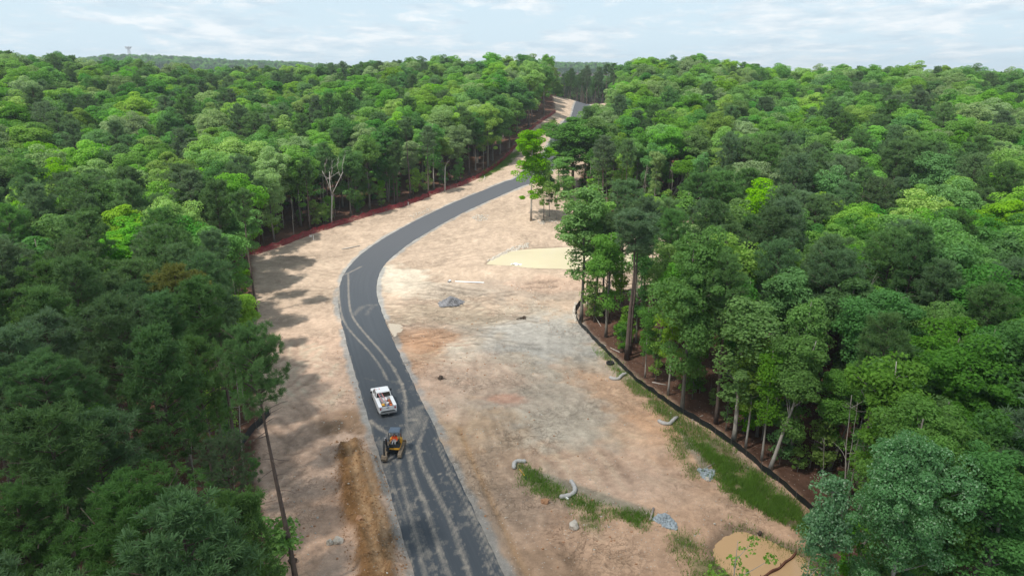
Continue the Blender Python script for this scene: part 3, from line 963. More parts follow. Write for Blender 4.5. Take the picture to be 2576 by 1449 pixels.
def pine(seed, H=20.0, Rc=2.7, base=0.55, n_br=46, tuft=12, needle=0.36, tr=0.19, lean=(0, 0), dead=5, nw=0.021, nn=40, bias=0.55):
    r = np.random.default_rng(seed)
    mb = MB()
    tp = trunk_pts(r, H * 0.96, lean)
    t = np.linspace(0, 1, len(tp))
    mb.tube(tp, tr * (1.15 - 1.05 * t ** 1.1) * np.where(t == 0, 1.3, 1), 8)
    at = lambda h: np.array([np.interp(h, tp[:, 2], tp[:, i]) for i in range(3)])
    tips, dirs = [], []
    a = r.uniform(0, 6.28)
    for i in range(n_br):
        u = (i + r.uniform(0, 1)) / n_br
        h = H * (base + (0.955 - base) * u ** 0.8)
        env = Rc * (0.60 + 0.40 * math.sin(math.pi * min(1, u * 0.8 + 0.15))) * math.sqrt(max(0.03, 1 - (u * 0.99) ** 4)) * r.uniform(0.7, 1.2)
        a += 2.4 + r.normal() * 0.4
        rise = r.uniform(0.05, 0.45) + 0.45 * u
        d = unit(np.array([math.cos(a), math.sin(a), rise]))
        p0 = at(h)
        pts = limb(mb, p0, p0 + d * env + np.array([0, 0, 0.12 * env]), 0.05 * (1.2 - u) + 0.015, 0.012, r, 0.07, 5, 5)
        nt = max(4, int(tuft * env / Rc * r.uniform(0.8, 1.3)))
        for j in range(nt):
            s = r.uniform(0.32, 1.0)
            q = pts[0] * (1 - s) + pts[-1] * s + np.array([0, 0, 0.1 * env * s * (1 - s)])
            side = unit(np.cross(d, [0, 0, 1.0])) * r.normal() * 0.34 * env * (0.35 + 0.65 * s) * 0.9
            q = q + side + np.array([0, 0, r.normal() * 0.14 + 0.10])
            tips.append(q)
            dirs.append(unit(d * 0.55 + np.array([0, 0, 0.75]) + side * 0.25))
    for k in range(6):
        tips.append(at(H * 0.955) + r.normal(size=3) * np.array([0.45, 0.45, 0.2]))
        dirs.append(np.array([0, 0, 1.0]))
    for k in range(dead):
        h = H * r.uniform(base * 0.55, base)
        a2 = r.uniform(0, 6.28)
        p0 = at(h)
        limb(mb, p0, p0 + np.array([math.cos(a2), math.sin(a2), r.uniform(-0.2, 0.2)]) * r.uniform(0.8, 2.2), 0.03, 0.008, r, 0.1, 4, 4)
    tips, dirs = np.array(tips), np.array(dirs)
    c = np.repeat(tips, nn, 0)
    dd = np.repeat(dirs, nn, 0)
    n = len(c)
    d = unit(dd * bias + r.normal(size=(n, 3)) * 0.72)
    st = c + unit(r.normal(size=(n, 3))) * r.uniform(0, 0.16, n)[:, None]
    L = needle * r.uniform(0.7, 1.25, n)[:, None]
    w = unit(np.cross(d, unit(r.normal(size=(n, 3))))) * nw * r.uniform(0.7, 1.4, n)[:, None]
    V = np.stack([st - w * 0.7, st + w * 0.7, st + d * L + w * 0.8, st + d * L - w * 0.8], 1).reshape(-1, 3)
    return mb, V


def crown_mesh(name, V, mat):
    n = len(V) // 4
    return raw_mesh(name, V, quads_of(n), np.full(n, 4), [mat])


def trunk_mesh(name, mb, mat):
    v = np.vstack(mb.v)
    loops = np.concatenate([np.array(f) for f in mb.f])
    return raw_mesh(name, v, loops, [len(f) for f in mb.f], [mat], smooth=True)


PROTO = {}


def proto(key, data, bark, leaf):
    mb, V = data
    PROTO[key] = (trunk_mesh('trunk', mb, M[bark]), crown_mesh('crown', V, M[leaf]), mb, V, bark, leaf)


for i in range(5):
    proto(('pine', i), pine(100 + i, H=20, Rc=(2.6, 3.0, 2.4, 3.2, 2.8)[i], base=(0.55, 0.50, 0.60, 0.52, 0.46)[i], n_br=(48, 54, 42, 56, 60)[i]), 'bark_pine', 'needle')
proto(('pine', 5), pine(121, H=20, Rc=1.9, base=0.72, n_br=30, tuft=10, dead=9), 'bark_pine', 'needle')           # bare-stemmed, small crown
for i in range(7):
    proto(('broad', i), broadleaf(200 + i, H=16, Rc=(3.3, 3.8, 3.0, 4.2, 3.6, 2.6, 3.9)[i], base=(0.42, 0.45, 0.36, 0.46, 0.40, 0.34, 0.5)[i], n_clump=(84, 96, 74, 110, 90, 60, 96)[i]), 'bark_grey', 'leaf_mid')
for i in range(3):                                                                                                  # slender edge trees with gaps
    proto(('slim', i), broadleaf(300 + i, H=16, Rc=(2.1, 1.8, 2.4)[i], base=(0.52, 0.45, 0.55)[i], n_clump=(62, 46, 66)[i], per=130, tr=0.12, open_=0.25, clump_r=(0.5, 0.95), leaf=0.125), 'bark_pale', 'leaf_mid')
for i in range(4):                                                                                                  # saplings and understorey
    proto(('sapling', i), broadleaf(400 + i, H=6, Rc=(1.5, 1.1, 1.8, 1.3)[i], base=(0.35, 0.4, 0.28, 0.25)[i], n_clump=(24, 18, 30, 24)[i], per=55, tr=0.05, open_=0.3, clump_r=(0.35, 0.7), leaf=0.13), 'bark_grey', 'leaf_mid')
proto(('near', 0), broadleaf(501, H=18, Rc=4.6, base=0.30, n_clump=190, per=330, leaf=0.10, tr=0.2, clump_r=(0.6, 1.05), open_=0.1), 'bark_pale', 'leaf_silver')
proto(('near', 1), broadleaf(502, H=17, Rc=3.9, base=0.34, n_clump=150, per=300, leaf=0.10, tr=0.19, clump_r=(0.6, 1.05)), 'bark_grey', 'leaf_mid')
proto(('nearpine', 0), pine(601, H=20, Rc=3.3, base=0.45, n_br=70, tuft=19, needle=0.21, nw=0.0105, nn=72, bias=0.3, dead=8), 'bark_pine', 'needle')
proto(('nearpine', 1), pine(602, H=20, Rc=2.9, base=0.5, n_br=62, tuft=18, needle=0.21, nw=0.0105, nn=72, bias=0.3, dead=10), 'bark_pine', 'needle')
proto(('nearpine', 2), pine(603, H=20, Rc=2.6, base=0.70, n_br=40, tuft=17, needle=0.21, nw=0.0105, nn=72, bias=0.3, dead=12, tr=0.20), 'bark_pine', 'needle')
proto(('nearpine', 3), pine(604, H=20, Rc=3.4, base=0.60, n_br=46, tuft=13, needle=0.21, nw=0.0105, nn=72, bias=0.3, dead=10), 'bark_pine', 'needle_blue')
proto(('oval', 0), broadleaf(711, H=16, Rc=2.7, base=0.40, n_clump=110, per=190, leaf=0.125, tr=0.13, clump_r=(0.55, 0.95)), 'bark_pale', 'leaf_bright')
proto(('spray', 0), broadleaf(701, H=9, Rc=2.1, base=0.35, n_clump=13, per=42, leaf=0.13, tr=0.07, clump_r=(0.3, 0.6), open_=0.2), 'bark_pale', 'leaf_light')

CROWN_MESH = {}                              # crowns with another leaf share their faces' layout


def crown_for(key, leaf):
    k = (key, leaf)
    if k not in CROWN_MESH:
        t_, c_, mb, V, bark, lf = PROTO[key]
        if leaf == lf:
            CROWN_MESH[k] = c_
        else:
            me = c_.copy()
            me.name = 'crown'
            me.materials[0] = M[leaf]
            CROWN_MESH[k] = me
    return CROWN_MESH[k]


TRUNK_MESH = {}


def trunk_for(key, bark):
    k = (key, bark)
    if k not in TRUNK_MESH:
        t_ = PROTO[key][0]
        if bark == PROTO[key][4]:
            TRUNK_MESH[k] = t_
        else:
            me = t_.copy()
            me.materials[0] = M[bark]
            TRUNK_MESH[k] = me
    return TRUNK_MESH[k]


KIND_H = {'pine': 20.0, 'broad': 16.0, 'slim': 16.0, 'sapling': 6.0, 'nearpine': 20.0, 'spray': 9.0, 'oval': 16.0, 'near': 18.0}
TREES = []                                   # (x, y) of everything planted


def tree(key, x, y, height, label, leaf=None, bark=None, group=None, name=None, cat=None, rz=None, wide=1.0, tilt=None):
    kind = key[0]
    name = name or {'pine': 'pine_tree', 'nearpine': 'pine_tree', 'sapling': 'sapling'}.get(kind, 'broadleaf_tree')
    s = height / (KIND_H[kind] if key != ('near', 1) else 17.0)
    o = empty(name, (x, y, zg(x, y) - 0.1), label, cat or {'pine_tree': 'pine', 'sapling': 'sapling'}.get(name, 'tree'), group, rnd.uniform(0, 6.28) if rz is None else rz)
    o.scale = (s * wide, s * wide, s)
    if tilt:
        o.rotation_euler = (tilt[0], tilt[1], o.rotation_euler[2])
    a = bpy.data.objects.new('trunk', trunk_for(key, bark or PROTO[key][4]))
    b = bpy.data.objects.new('crown', crown_for(key, leaf or PROTO[key][5]))
    for c in (a, b):
        COL.objects.link(c)
        c.parent = o
    TREES.append((x, y))
    return o


def stand(bx, by, ty):
    """place and height of a tree whose foot and top show at picture rows by and ty"""
    x, y = P(bx, by)
    return x, y, top_z(x, y, ty)


# ---- trees that can be told apart, one by one
HAND = []


def hand(key, bx, by, ty, label, **kw):
    x, y, h = stand(bx, by, ty)
    HAND.append((key, x, y, h, label, kw))


def hand_top(key, px, py, zt, h, label, **kw):
    """tree whose top shows at (px, py), that top being zt over the site"""
    x, y = at_height(px, py, zt)
    HAND.append((key, x, y, h, label, kw))


# left edge of the site
hand(('nearpine', 2), 752, 1500, 800, 'tall pine with long bare trunk whose crown overhangs the dirt left of the road', wide=0.85, tilt=(0.0, -0.045), rz=0.4)
hand(('nearpine', 3), 640, 1500, 1085, 'shorter thin grey-green pine left of the long bare trunk at the bottom edge', leaf='needle_blue', wide=1.0, tilt=(0.0, -0.05), rz=0.3)
hand(('pine', 5), 645, 790, 470, 'pine with bare trunk standing alone on the dirt in front of the red fence end', leaf='needle')
hand_top(('nearpine', 0), 330, 1225, 18.5, 19, 'big foreground pine with rounded tufted crown at the bottom left', wide=1.25)
hand_top(('nearpine', 1), 105, 905, 19, 20, 'large dark pine at the left edge with many upswept tufts', wide=1.25)
hand_top(('nearpine', 1), 30, 1250, 17, 18, 'dark pine cut by the left edge of the picture near its bottom', wide=1.2)
hand_top(('pine', 1), 440, 670, 18.5, 19, 'olive-brown pine standing out among dark green pines on the left', leaf='needle_olive', wide=1.15)
hand_top(('pine', 3), 210, 470, 20, 21, 'broad dark pine beside the bright yellow-green trees on the left', wide=1.3)
hand_top(('pine', 0), 465, 455, 20, 21, 'grey-green pine behind the bright green narrow tree on the left', leaf='needle_blue', wide=1.25)
hand_top(('broad', 1), 118, 425, 18, 17, 'bright yellow-green leafy tree, the largest of that colour on the left', leaf='leaf_bright', wide=1.0)
hand_top(('broad', 5), 60, 460, 17.5, 16, 'bright green tree leaning on the largest yellow-green tree at far left', leaf='leaf_light')
hand_top(('broad', 2), 352, 430, 18.5, 17, 'narrow bright green tree between two dark pines on the left', leaf='leaf_bright', wide=0.85)
hand_top(('slim', 0), 662, 372, 16.5, 15, 'small spire of vivid lime-green leaves rising among pines above the red fence', leaf='leaf_bright')
hand_top(('broad', 5), 285, 560, 17, 16, 'vivid green small tree wedged between dark pines left of the olive-brown pine', leaf='leaf_bright', wide=0.9)
hand_top(('broad', 2), 45, 595, 16.5, 15, 'bright green tree at the left edge below the broad dark pine', leaf='leaf_bright')
hand_top(('broad', 5), 595, 715, 14, 13, 'bright green leafy tree right beside the dirt clearing on the left', leaf='leaf_light', wide=1.0)
hand_top(('broad', 5), 225, 985, 14.5, 14, 'yellow-green tree glowing between dark foreground pines', leaf='leaf_bright', wide=0.8)
hand_top(('broad', 6), 20, 755, 15, 14, 'bright green tree cut by the left edge between dark pines', leaf='leaf_light')
hand_top(('near', 1), 60, 1300, 11, 12, 'dark blue-green broadleaf low in the bottom left corner', leaf='leaf_dark')
hand(('sapling', 0), 690, 1520, 1300, 'leafy green sapling at the bottom between the two near pine trunks', leaf='leaf_mid')
# red fence side
hand(('pine', 2), 780, 580, 395, 'pine with straight bare trunk behind the red fence close to the white signs')
hand(('pine', 0), 1078, 492, 312, 'tall pine behind the red fence whose bare trunk stands left of a trunk pair', leaf='needle_blue')
hand(('pine', 2), 1000, 512, 350, 'taller pine of the trunk pair rising behind the middle of the red fence')
hand(('pine', 4), 993, 514, 392, 'shorter pine of the trunk pair behind the middle of the red fence', leaf='needle')
hand(('broad', 4), 930, 525, 345, 'broadleaf with crooked grey trunk behind the red fence', leaf='leaf_mid')
hand(('pine', 1), 610, 650, 410, 'dark pine at the left end of the red fence')
hand(('broad', 3), 690, 610, 430, 'full broadleaf overhanging the left end of the red fence', leaf='leaf_pale')
hand(('broad', 3), 1330, 318, 158, 'large light green tree at the crest left of the road cut', leaf='leaf_light', wide=0.95)
hand(('broad', 6), 1368, 290, 160, 'tall tree at the end of the left woods beside the dirt cutting', leaf='leaf_mid', wide=0.9)
# trees inside the clearing and at the pond
hand(('oval', 0), 1336, 556, 318, 'slim tree with long bare pale trunk and bright yellow-green crown, standing on open soil', wide=1.15, leaf='leaf_bright', bark='bark_pale')
hand(('oval', 0), 1368, 556, 395, 'slim tree with light green crown just right of the bright yellow-green slim tree', leaf='leaf_light', bark='bark_grey', wide=0.8)
hand(('slim', 1), 1400, 552, 450, 'thin young tree in the small clump on open soil by the far road', leaf='leaf_mid', bark='bark_pale')
hand(('slim', 1), 1382, 545, 430, 'thinnest tree of the small clump on open soil by the far road', leaf='leaf_dark')
hand(('oval', 0), 1428, 556, 440, 'thin tree at the right end of the small clump on open soil', leaf='leaf_mid', wide=0.9)
hand(('broad', 0), 1440, 478, 286, 'dark green tree hiding the middle stretch of the far road', leaf='leaf_dark', bark='bark_pine', wide=1.75)
hand(('slim', 2), 1404, 472, 335, 'thin-leaved tree at the left side of the group that hides the far road', leaf='leaf_mid', wide=1.9)
hand(('slim', 0), 1418, 500, 385, 'low tree under the group that hides the far road', leaf='leaf_mid', wide=1.9)
hand(('broad', 5), 1478, 470, 296, 'dense tree at the right side of the group that hides the far road', leaf='leaf_dark', wide=1.5)
hand(('broad', 3), 1492, 485, 300, 'wide green tree right of the one that hides the far road', leaf='leaf_mid', wide=1.3)
hand(('slim', 2), 1425, 470, 320, 'thinly leaved tree standing over the far road at its narrowest view', leaf='leaf_dark', wide=1.6)
hand(('broad', 4), 1540, 500, 340, 'rounded green tree at the wood edge above the upper pond', leaf='leaf_mid')
hand(('slim', 2), 1462, 812, 455, 'tall sparse tree before the upper pond, trunk at the black fence bend', leaf='leaf_mid', bark='bark_grey', wide=1.35)
hand(('broad', 2), 1500, 780, 470, 'leafy tree right of the sparse tree that stands before the upper pond', leaf='leaf_mid', wide=0.85)
hand(('pine', 5), 1516, 790, 560, 'short dark pine on bare stems behind the bend of the black fence', leaf='needle', wide=1.4)
hand(('pine', 5), 1522, 795, 610, 'second bare-stemmed pine touching the short dark pine at the bend of the black fence', wide=1.2)
hand(('pine', 5), 1577, 905, 520, 'tall pine with smooth bare trunk just behind the black fence near the black tyre', leaf='needle_blue', wide=1.5)
hand(('pine', 5), 1583, 895, 545, 'tall pine close behind the one near the black tyre', leaf='needle_blue', wide=1.3)
hand(('slim', 0), 1622, 955, 760, 'small leaning tree behind the black fence next to the grey sock by the tyre', leaf='leaf_mid', bark='bark_pale')
hand(('broad', 4), 1715, 1040, 590, 'tall leafy tree with climbing foliage behind the middle of the black fence', leaf='leaf_mid', bark='bark_grey', wide=0.85)
hand(('slim', 2), 1680, 1000, 700, 'pale thin-trunked tree behind the middle of the black fence', leaf='leaf_light', bark='bark_pale')
hand(('pine', 0), 1800, 1070, 640, 'dark-trunked pine a little inside the wood on the right', leaf='needle')
hand(('slim', 1), 1845, 1118, 720, 'tree with smooth light grey trunk close behind the lower black fence', leaf='leaf_mid', bark='bark_pale', wide=1.5)
hand(('slim', 2), 1875, 1132, 830, 'thin pale-trunked tree just right of the smooth light grey trunk', leaf='leaf_light', bark='bark_pale')
hand(('slim', 0), 1915, 1165, 860, 'twin thin stems behind the lower black fence', leaf='leaf_mid', bark='bark_pale')
hand(('broad', 2), 1935, 1185, 820, 'leaning grey trunk tree behind the lower black fence', leaf='leaf_mid', bark='bark_pale', tilt=(0.0, 0.20), rz=0.0)
hand(('broad', 4), 2085, 1180, 880, 'leaning tree with a forked grey trunk deeper in the right wood', leaf='leaf_mid', bark='bark_grey', tilt=(0.0, 0.22), rz=0.0)
hand_top(('near', 0), 2310, 1140, 15, 16, 'big tree with silvery green leaves at the bottom right near the pond', wide=0.86)
hand_top(('slim', 2), 2105, 1190, 13, 13.5, 'silvery green tree partly in front of the black fence end, left of the big one', leaf='leaf_silver', wide=0.85)
hand_top(('near', 1), 2400, 1080, 16, 16, 'green tree behind the big silvery tree at the bottom right', leaf='leaf_mid')
hand_top(('near', 1), 2545, 1130, 16, 16, 'dark green tree at the bottom of the right edge', leaf='leaf_dark', wide=1.2)
hand_top(('near', 1), 2330, 1000, 17, 17, 'green-topped tree up the slope from the big silvery tree', leaf='leaf_mid', wide=1.1)
hand_top(('spray', 0), 1855, 1345, 9, 9.5, 'sparse sapling whose light leaves hang over the lower pond', leaf='leaf_light', wide=0.95)
hand_top(('spray', 0), 2035, 1395, 9, 9.5, 'thin sparse sapling at the bottom edge right of the brown pond baffle', leaf='leaf_mid', wide=0.75)
hand_top(('slim', 0), 1730, 540, 17, 17, 'tree of paler leaves on the sandy bank beyond the upper pond', leaf='leaf_pale', wide=1.3)
hand_top(('broad', 3), 1900, 430, 19, 18, 'pale whitish-green broad tree beyond the dark gap on the right', leaf='leaf_pale', wide=1.15)
hand_top(('broad', 6), 1650, 515, 14.5, 14, 'grey-green rounded tree above the black fence corner', leaf='leaf_pale', wide=0.9)
hand_top(('slim', 2), 1690, 590, 16.5, 16, 'olive-tinged tall tree in the front of the right wood', leaf='leaf_light', wide=1.35)
hand_top(('broad', 5), 1990, 690, 14, 13, 'yellow-green tree glowing in the middle of the dark right wood', leaf='leaf_bright', wide=0.8)
hand_top(('pine', 3), 2110, 620, 19, 19, 'grey-green pine with drooping boughs in the middle of the right wood', leaf='needle_blue', wide=1.15)
hand_top(('pine', 1), 1840, 560, 19, 19, 'broad dull-green pine at the front of the right wood', leaf='needle', wide=1.3)
hand_top(('broad', 2), 1930, 880, 10, 9.5, 'low bright green tree in front of the shaded right wood', leaf='leaf_bright', wide=1.2)

# ---- the rest of the forest: spaced places over the land outside the site
def place_forest():
    cell = 4.0
    grid = {}

    def free(x, y, d):
        i, j = int(x // cell), int(y // cell)
        k = int(d // cell) + 1
        for a in range(i - k, i + k + 1):
            for b in range(j - k, j + k + 1):
                for (u, v, e) in grid.get((a, b), ()):
                    if (u - x) ** 2 + (v - y) ** 2 < ((d + e) * 0.5) ** 2:
                        return False
        return True

    def put(x, y, d):
        grid.setdefault((int(x // cell), int(y // cell)), []).append((x, y, d))

    for h in HAND:
        put(h[1], h[2], 4.2 if h[0][0] in ('broad', 'near', 'nearpine') else 2.6)
    out_ = []
    r = np.random.default_rng(77)
    for rad0, rad1, tries, dmin in ((6, 60, 3200, 4.1), (60, 140, 9000, 4.3), (140, 260, 22000, 4.9), (260, 460, 52000, 5.7)):
        ang = r.uniform(R(-47), R(47), tries)
        rr = np.sqrt(r.uniform(rad0 ** 2, rad1 ** 2, tries))
        xs, ys = np.sin(ang) * rr, np.cos(ang) * rr
        sd = sdist(CLEARING, xs, ys)
        ok = ~((xs > 0) & (ys < 36) & (xs < 11)) & ~((np.abs(xs + 16) < 7) & (ys > 30) & (ys < 52)) & (sd > np.where((xs < 0) & (ys < 112), 2.2, np.where(ys > 230, 3.2, 1.2))) & (ys > 4)
        dens = fbm(xs, ys, 0.05, 2, 55)
        for x, y, s in zip(xs[ok], ys[ok], sd[ok]):
            d = dmin * r.uniform(0.85, 1.2)
            if free(x, y, d):
                put(x, y, d)
                out_.append((x, y, s))
    return out_


def kind_at(x, y):
    """share of pines, from the photograph: pines on the near left and in patches"""
    pn = 0.27 + 0.9 * (float(fbm(x, y, 0.028, 2, 101)) - 0.5)
    if x < 0:
        pn += 0.05 + 0.62 * float(sstep(100, 55, y))
    else:
        pn -= 0.10
        if y < 70 and x < 60:
            pn -= 0.12
    r_ = math.hypot(x, y)
    az = math.degrees(math.atan2(x, y))
    if r_ > 200 and (-6 < az <= 3.6 or 8.2 <= az < 17):
        pn = 0.06
    if r_ > 352 and 3.6 < az < 8.2:
        pn = 1.0
    if r_ > 230 and az > 24:
        pn += 0.15
    if r_ > 330 and -14 < az < -7:
        pn = 0.85
    return pn


spots = place_forest()
LEAVES = ['leaf_mid'] * 8 + ['leaf_dark'] * 5 + ['leaf_light'] * 4 + ['leaf_pale'] * 3 + ['leaf_bright']
NEEDLES = ['needle'] * 5 + ['needle_blue'] * 3
made, spare = [], []
for x, y, s in spots:
    r_ = math.hypot(x, y)
    is_pine = rnd.random() < kind_at(x, y)
    edge = s < 4.0
    if is_pine:
        key = ('pine', rnd.choice((0, 1, 2, 3, 4) if not edge else (0, 2, 2, 5, 1)))
        h = rnd.uniform(16.5, 21.5) if r_ < 230 else rnd.uniform(14.5, 18.5)
        leaf = rnd.choice(NEEDLES)
        if rnd.random() < 0.006:
            leaf = 'needle_olive'
    else:
        key = ('broad', rnd.randrange(7)) if not (s < (9.0 if x > 5 and y < 100 else 4.0) and rnd.random() < (0.75 if x > 5 else 0.5)) else ('slim', rnd.randrange(3))
        h = rnd.uniform(13.5, 19.0)
        leaf = rnd.choice(LEAVES)
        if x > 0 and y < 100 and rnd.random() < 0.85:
            leaf = rnd.choice(('leaf_dark', 'leaf_dark', 'leaf_mid'))  # darker leaf colours stand in for the cloud's shade here
        if x < 0 and 70 < y < 150 and rnd.random() < 0.10:
            leaf = 'leaf_bright'
    if r_ > 352 and 3.6 < math.degrees(math.atan2(x, y)) < 8.2:
        h = rnd.uniform(20, 24)
        key = ('pine', rnd.choice((0, 2, 5, 2)))
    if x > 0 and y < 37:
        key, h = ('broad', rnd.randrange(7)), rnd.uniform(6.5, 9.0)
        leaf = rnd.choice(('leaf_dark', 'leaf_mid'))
    # stay off the frame: what only shows outside the picture goes with the mass
    zt = gz(x, y) + h
    depth = y * math.cos(PITCH) + (CAM_Z - zt + 4) * math.sin(PITCH)
    px = 1288 + FPX * x / max(depth, 1)
    v = (y * math.sin(PITCH) - (CAM_Z - zt + 1) * math.cos(PITCH))
    row = 724 - FPX * v / max(depth, 1)
    seen = depth > 3 and -60 < px < 2640 and row < 1500
    (made if seen else spare).append((r_, key, x, y, h, leaf, s))
made.sort(key=lambda q: q[0])

ROOM = {'pine_tree': 285, 'broadleaf_tree': 285}
for key, x, y, h, label, kw in HAND:
    tree(key, x, y, h, label, **kw)
    nm = kw.get('name') or ('pine_tree' if 'pine' in key[0] else 'broadleaf_tree')
    if key[0] != 'sapling':
        ROOM[nm] -= 1

HUE = {'leaf_mid': 'mid-green', 'leaf_dark': 'dark green', 'leaf_light': 'light green', 'leaf_pale': 'pale grey-green', 'leaf_bright': 'bright yellow-green', 'leaf_silver': 'silvery',
       'needle': 'dark green', 'needle_blue': 'grey-green', 'needle_olive': 'olive-brown'}
MASS = list(spare)
fence_rank = {}


def girth(key):
    return rnd.uniform(0.92, 1.38) if key[0] == 'broad' else rnd.uniform(0.9, 1.25)


for q in made:
    r_, key, x, y, h, leaf, s = q
    nm = 'pine_tree' if key[0] == 'pine' else 'broadleaf_tree'
    if ROOM[nm] <= 0 or r_ > 300:
        MASS.append(q)
        continue
    ROOM[nm] -= 1
    sp_ = 'pine' if nm == 'pine_tree' else ('slender broadleaf' if key[0] == 'slim' else 'broadleaf')
    side = 'left of the road' if x < np.interp(y, CENTRE[:, 1], CENTRE[:, 0]) else 'right of the site'
    if s < 4.5 and y > 30:
        if x < 0 and y > 118:
            where = 'behind the red fence'
        elif x < 10 and side[0] == 'l':
            where = 'beside the left dirt verge'
        elif y < 105:
            where = 'behind the black silt fence'
        else:
            where = 'beyond the upper pond'
        k = (nm, where)
        fence_rank[k] = fence_rank.get(k, 0) + 1
        label = f'{HUE[leaf]} {sp_} {where}, {nm.split("_")[0]} {fence_rank[k]} from the near end'
        tree(key, x, y, h, label, leaf=leaf, wide=girth(key), group=f'{nm.split("_")[0]}s {where}')
    else:
        zone = 'near' if r_ < 75 else ('middle' if r_ < 135 else 'farther')
        label = {'near': f'{HUE[leaf]} {sp_} crown in the shaded near forest {side}', 'middle': f'{HUE[leaf]} {sp_} crown within the middle depth of the forest {side}', 'farther': f'{HUE[leaf]} {sp_} crown on the sunlit slope of the forest {side}'}[zone]
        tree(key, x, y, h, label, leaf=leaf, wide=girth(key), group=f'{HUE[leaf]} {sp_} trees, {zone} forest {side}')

# saplings and low growth along the wood edges
sap_n = 0
r2 = np.random.default_rng(9)
for _ in range(6000):
    if sap_n >= 150:
        break
    a, rr = r2.uniform(R(-40), R(36)), math.sqrt(r2.uniform(40 ** 2, 190 ** 2))
    x, y = math.sin(a) * rr, math.cos(a) * rr
    s = float(sdist(CLEARING, np.array([x]), np.array([y]))[0])
    if not (0.7 < s < 7.5) or min((x - u) ** 2 + (y - v) ** 2 for u, v in TREES) < 1.2:
        continue
    side = 'left' if x < np.interp(y, CENTRE[:, 1], CENTRE[:, 0]) else 'right'
    hgt = r2.uniform(2.2, 7.5)
    size = 'low' if hgt < 4 else ('waist-thin' if hgt < 5.5 else 'tall')
    lf = ['leaf_mid', 'leaf_light', 'leaf_bright', 'leaf_dark'][int(r2.integers(0, 4))]
    far = 'near' if y < 75 else ('middle' if y < 115 else 'far')
    tree(('sapling', int(r2.integers(0, 4))), x, y, hgt, f'{HUE[lf]} {size.replace("waist-thin", "slender")} sapling under the {side} wood edge, {far} part', leaf=lf, group=f'{HUE[lf]} {size} saplings, {side} wood edge, {far} part')
    sap_n += 1

# thin bare stems under the canopy at the edges
def young_stem_data(seed):
    r = np.random.default_rng(seed)
    mb = MB()
    tp = trunk_pts(r, 9.0, (r.normal() * 0.6, r.normal() * 0.6))
    mb.tube(tp, np.linspace(0.06, 0.015, len(tp)), 6)
    for k in range(7):
        h = r.uniform(3, 8.6)
        p0 = np.array([np.interp(h, tp[:, 2], tp[:, i]) for i in range(3)])
        a = r.uniform(0, 6.28)
        limb(mb, p0, p0 + np.array([math.cos(a), math.sin(a), 0.5]) * r.uniform(0.5, 1.3), 0.02, 0.006, r, 0.1, 4, 4)
    return mb


STEMS = [trunk_mesh('young_tree', young_stem_data(800 + i), M[('bark_grey', 'bark_pale', 'bark_pine')[i % 3]]) for i in range(5)]
cnt = 0
for _ in range(9000):
    if cnt >= 170:
        break
    a, rr = r2.uniform(R(-32), R(30)), math.sqrt(r2.uniform(48 ** 2, 230 ** 2))
    x, y = math.sin(a) * rr, math.cos(a) * rr
    s = float(sdist(CLEARING, np.array([x]), np.array([y]))[0])
    if not (0.8 < s < 9):
        continue
    side = 'left' if x < np.interp(y, CENTRE[:, 1], CENTRE[:, 0]) else 'right'
    far = 'near' if y < 75 else ('middle' if y < 115 else 'far')
    o = bpy.data.objects.new('young_tree', STEMS[cnt % 5])
    o.location = (x, y, zg(x, y) - 0.1)
    o.rotation_euler = (0, 0, r2.uniform(0, 6.28))
    k = r2.uniform(0.7, 1.4)
    o.scale = (k, k, k)
    COL.objects.link(o)
    tag(o, f'thin bare grey stem standing under the {side} wood edge, {far} part', 'young trunk', f'thin bare stems, {side} wood edge, {far} part')
    cnt += 1

# ---- the rest reads as one mass: instances of whole trees on points
def whole_tree(key, leaf, i):
    t_, c_, mb, V, bark, lf = PROTO[key]
    v1 = np.vstack(mb.v)
    loops1 = np.concatenate([np.array(f) for f in mb.f])
    n = len(V) // 4
    me = raw_mesh('whole_tree', np.vstack([v1, V]), np.concatenate([loops1, quads_of(n).ravel() + len(v1)]), [len(f) for f in mb.f] + [4] * n, [M[bark], M[leaf]], [0] * len(mb.f) + [1] * n)
    o = bpy.data.objects.new(f'forest_source_{i:02d}', me)
    return o


variants, src = {}, bpy.data.collections.new('forest_sources')
vk = [(('pine', i), lf) for i in (0, 1, 2, 3, 4, 5) for lf in ('needle', 'needle_blue')]
vk += [(('broad', i), lf) for i, lf in ((0, 'leaf_mid'), (1, 'leaf_mid'), (2, 'leaf_mid'), (3, 'leaf_mid'), (4, 'leaf_dark'), (5, 'leaf_dark'), (6, 'leaf_dark'), (0, 'leaf_light'), (3, 'leaf_light'), (4, 'leaf_light'), (1, 'leaf_pale'), (6, 'leaf_pale'), (2, 'leaf_bright'), (5, 'leaf_bright'))]
for i, (k, lf) in enumerate(vk):
    src.objects.link(whole_tree(k, lf, i))


def variant(key, leaf):
    c = [i for i, (k, lf) in enumerate(vk) if lf == leaf and (k == key or key[0] != k[0] or k[0] == 'broad')]
    if key[0] == 'pine':
        c = [i for i, (k, lf) in enumerate(vk) if k == key and lf == (leaf if leaf != 'needle_olive' else 'needle')] or [0]
    return rnd.choice(c) if c else rnd.randrange(12, len(vk))


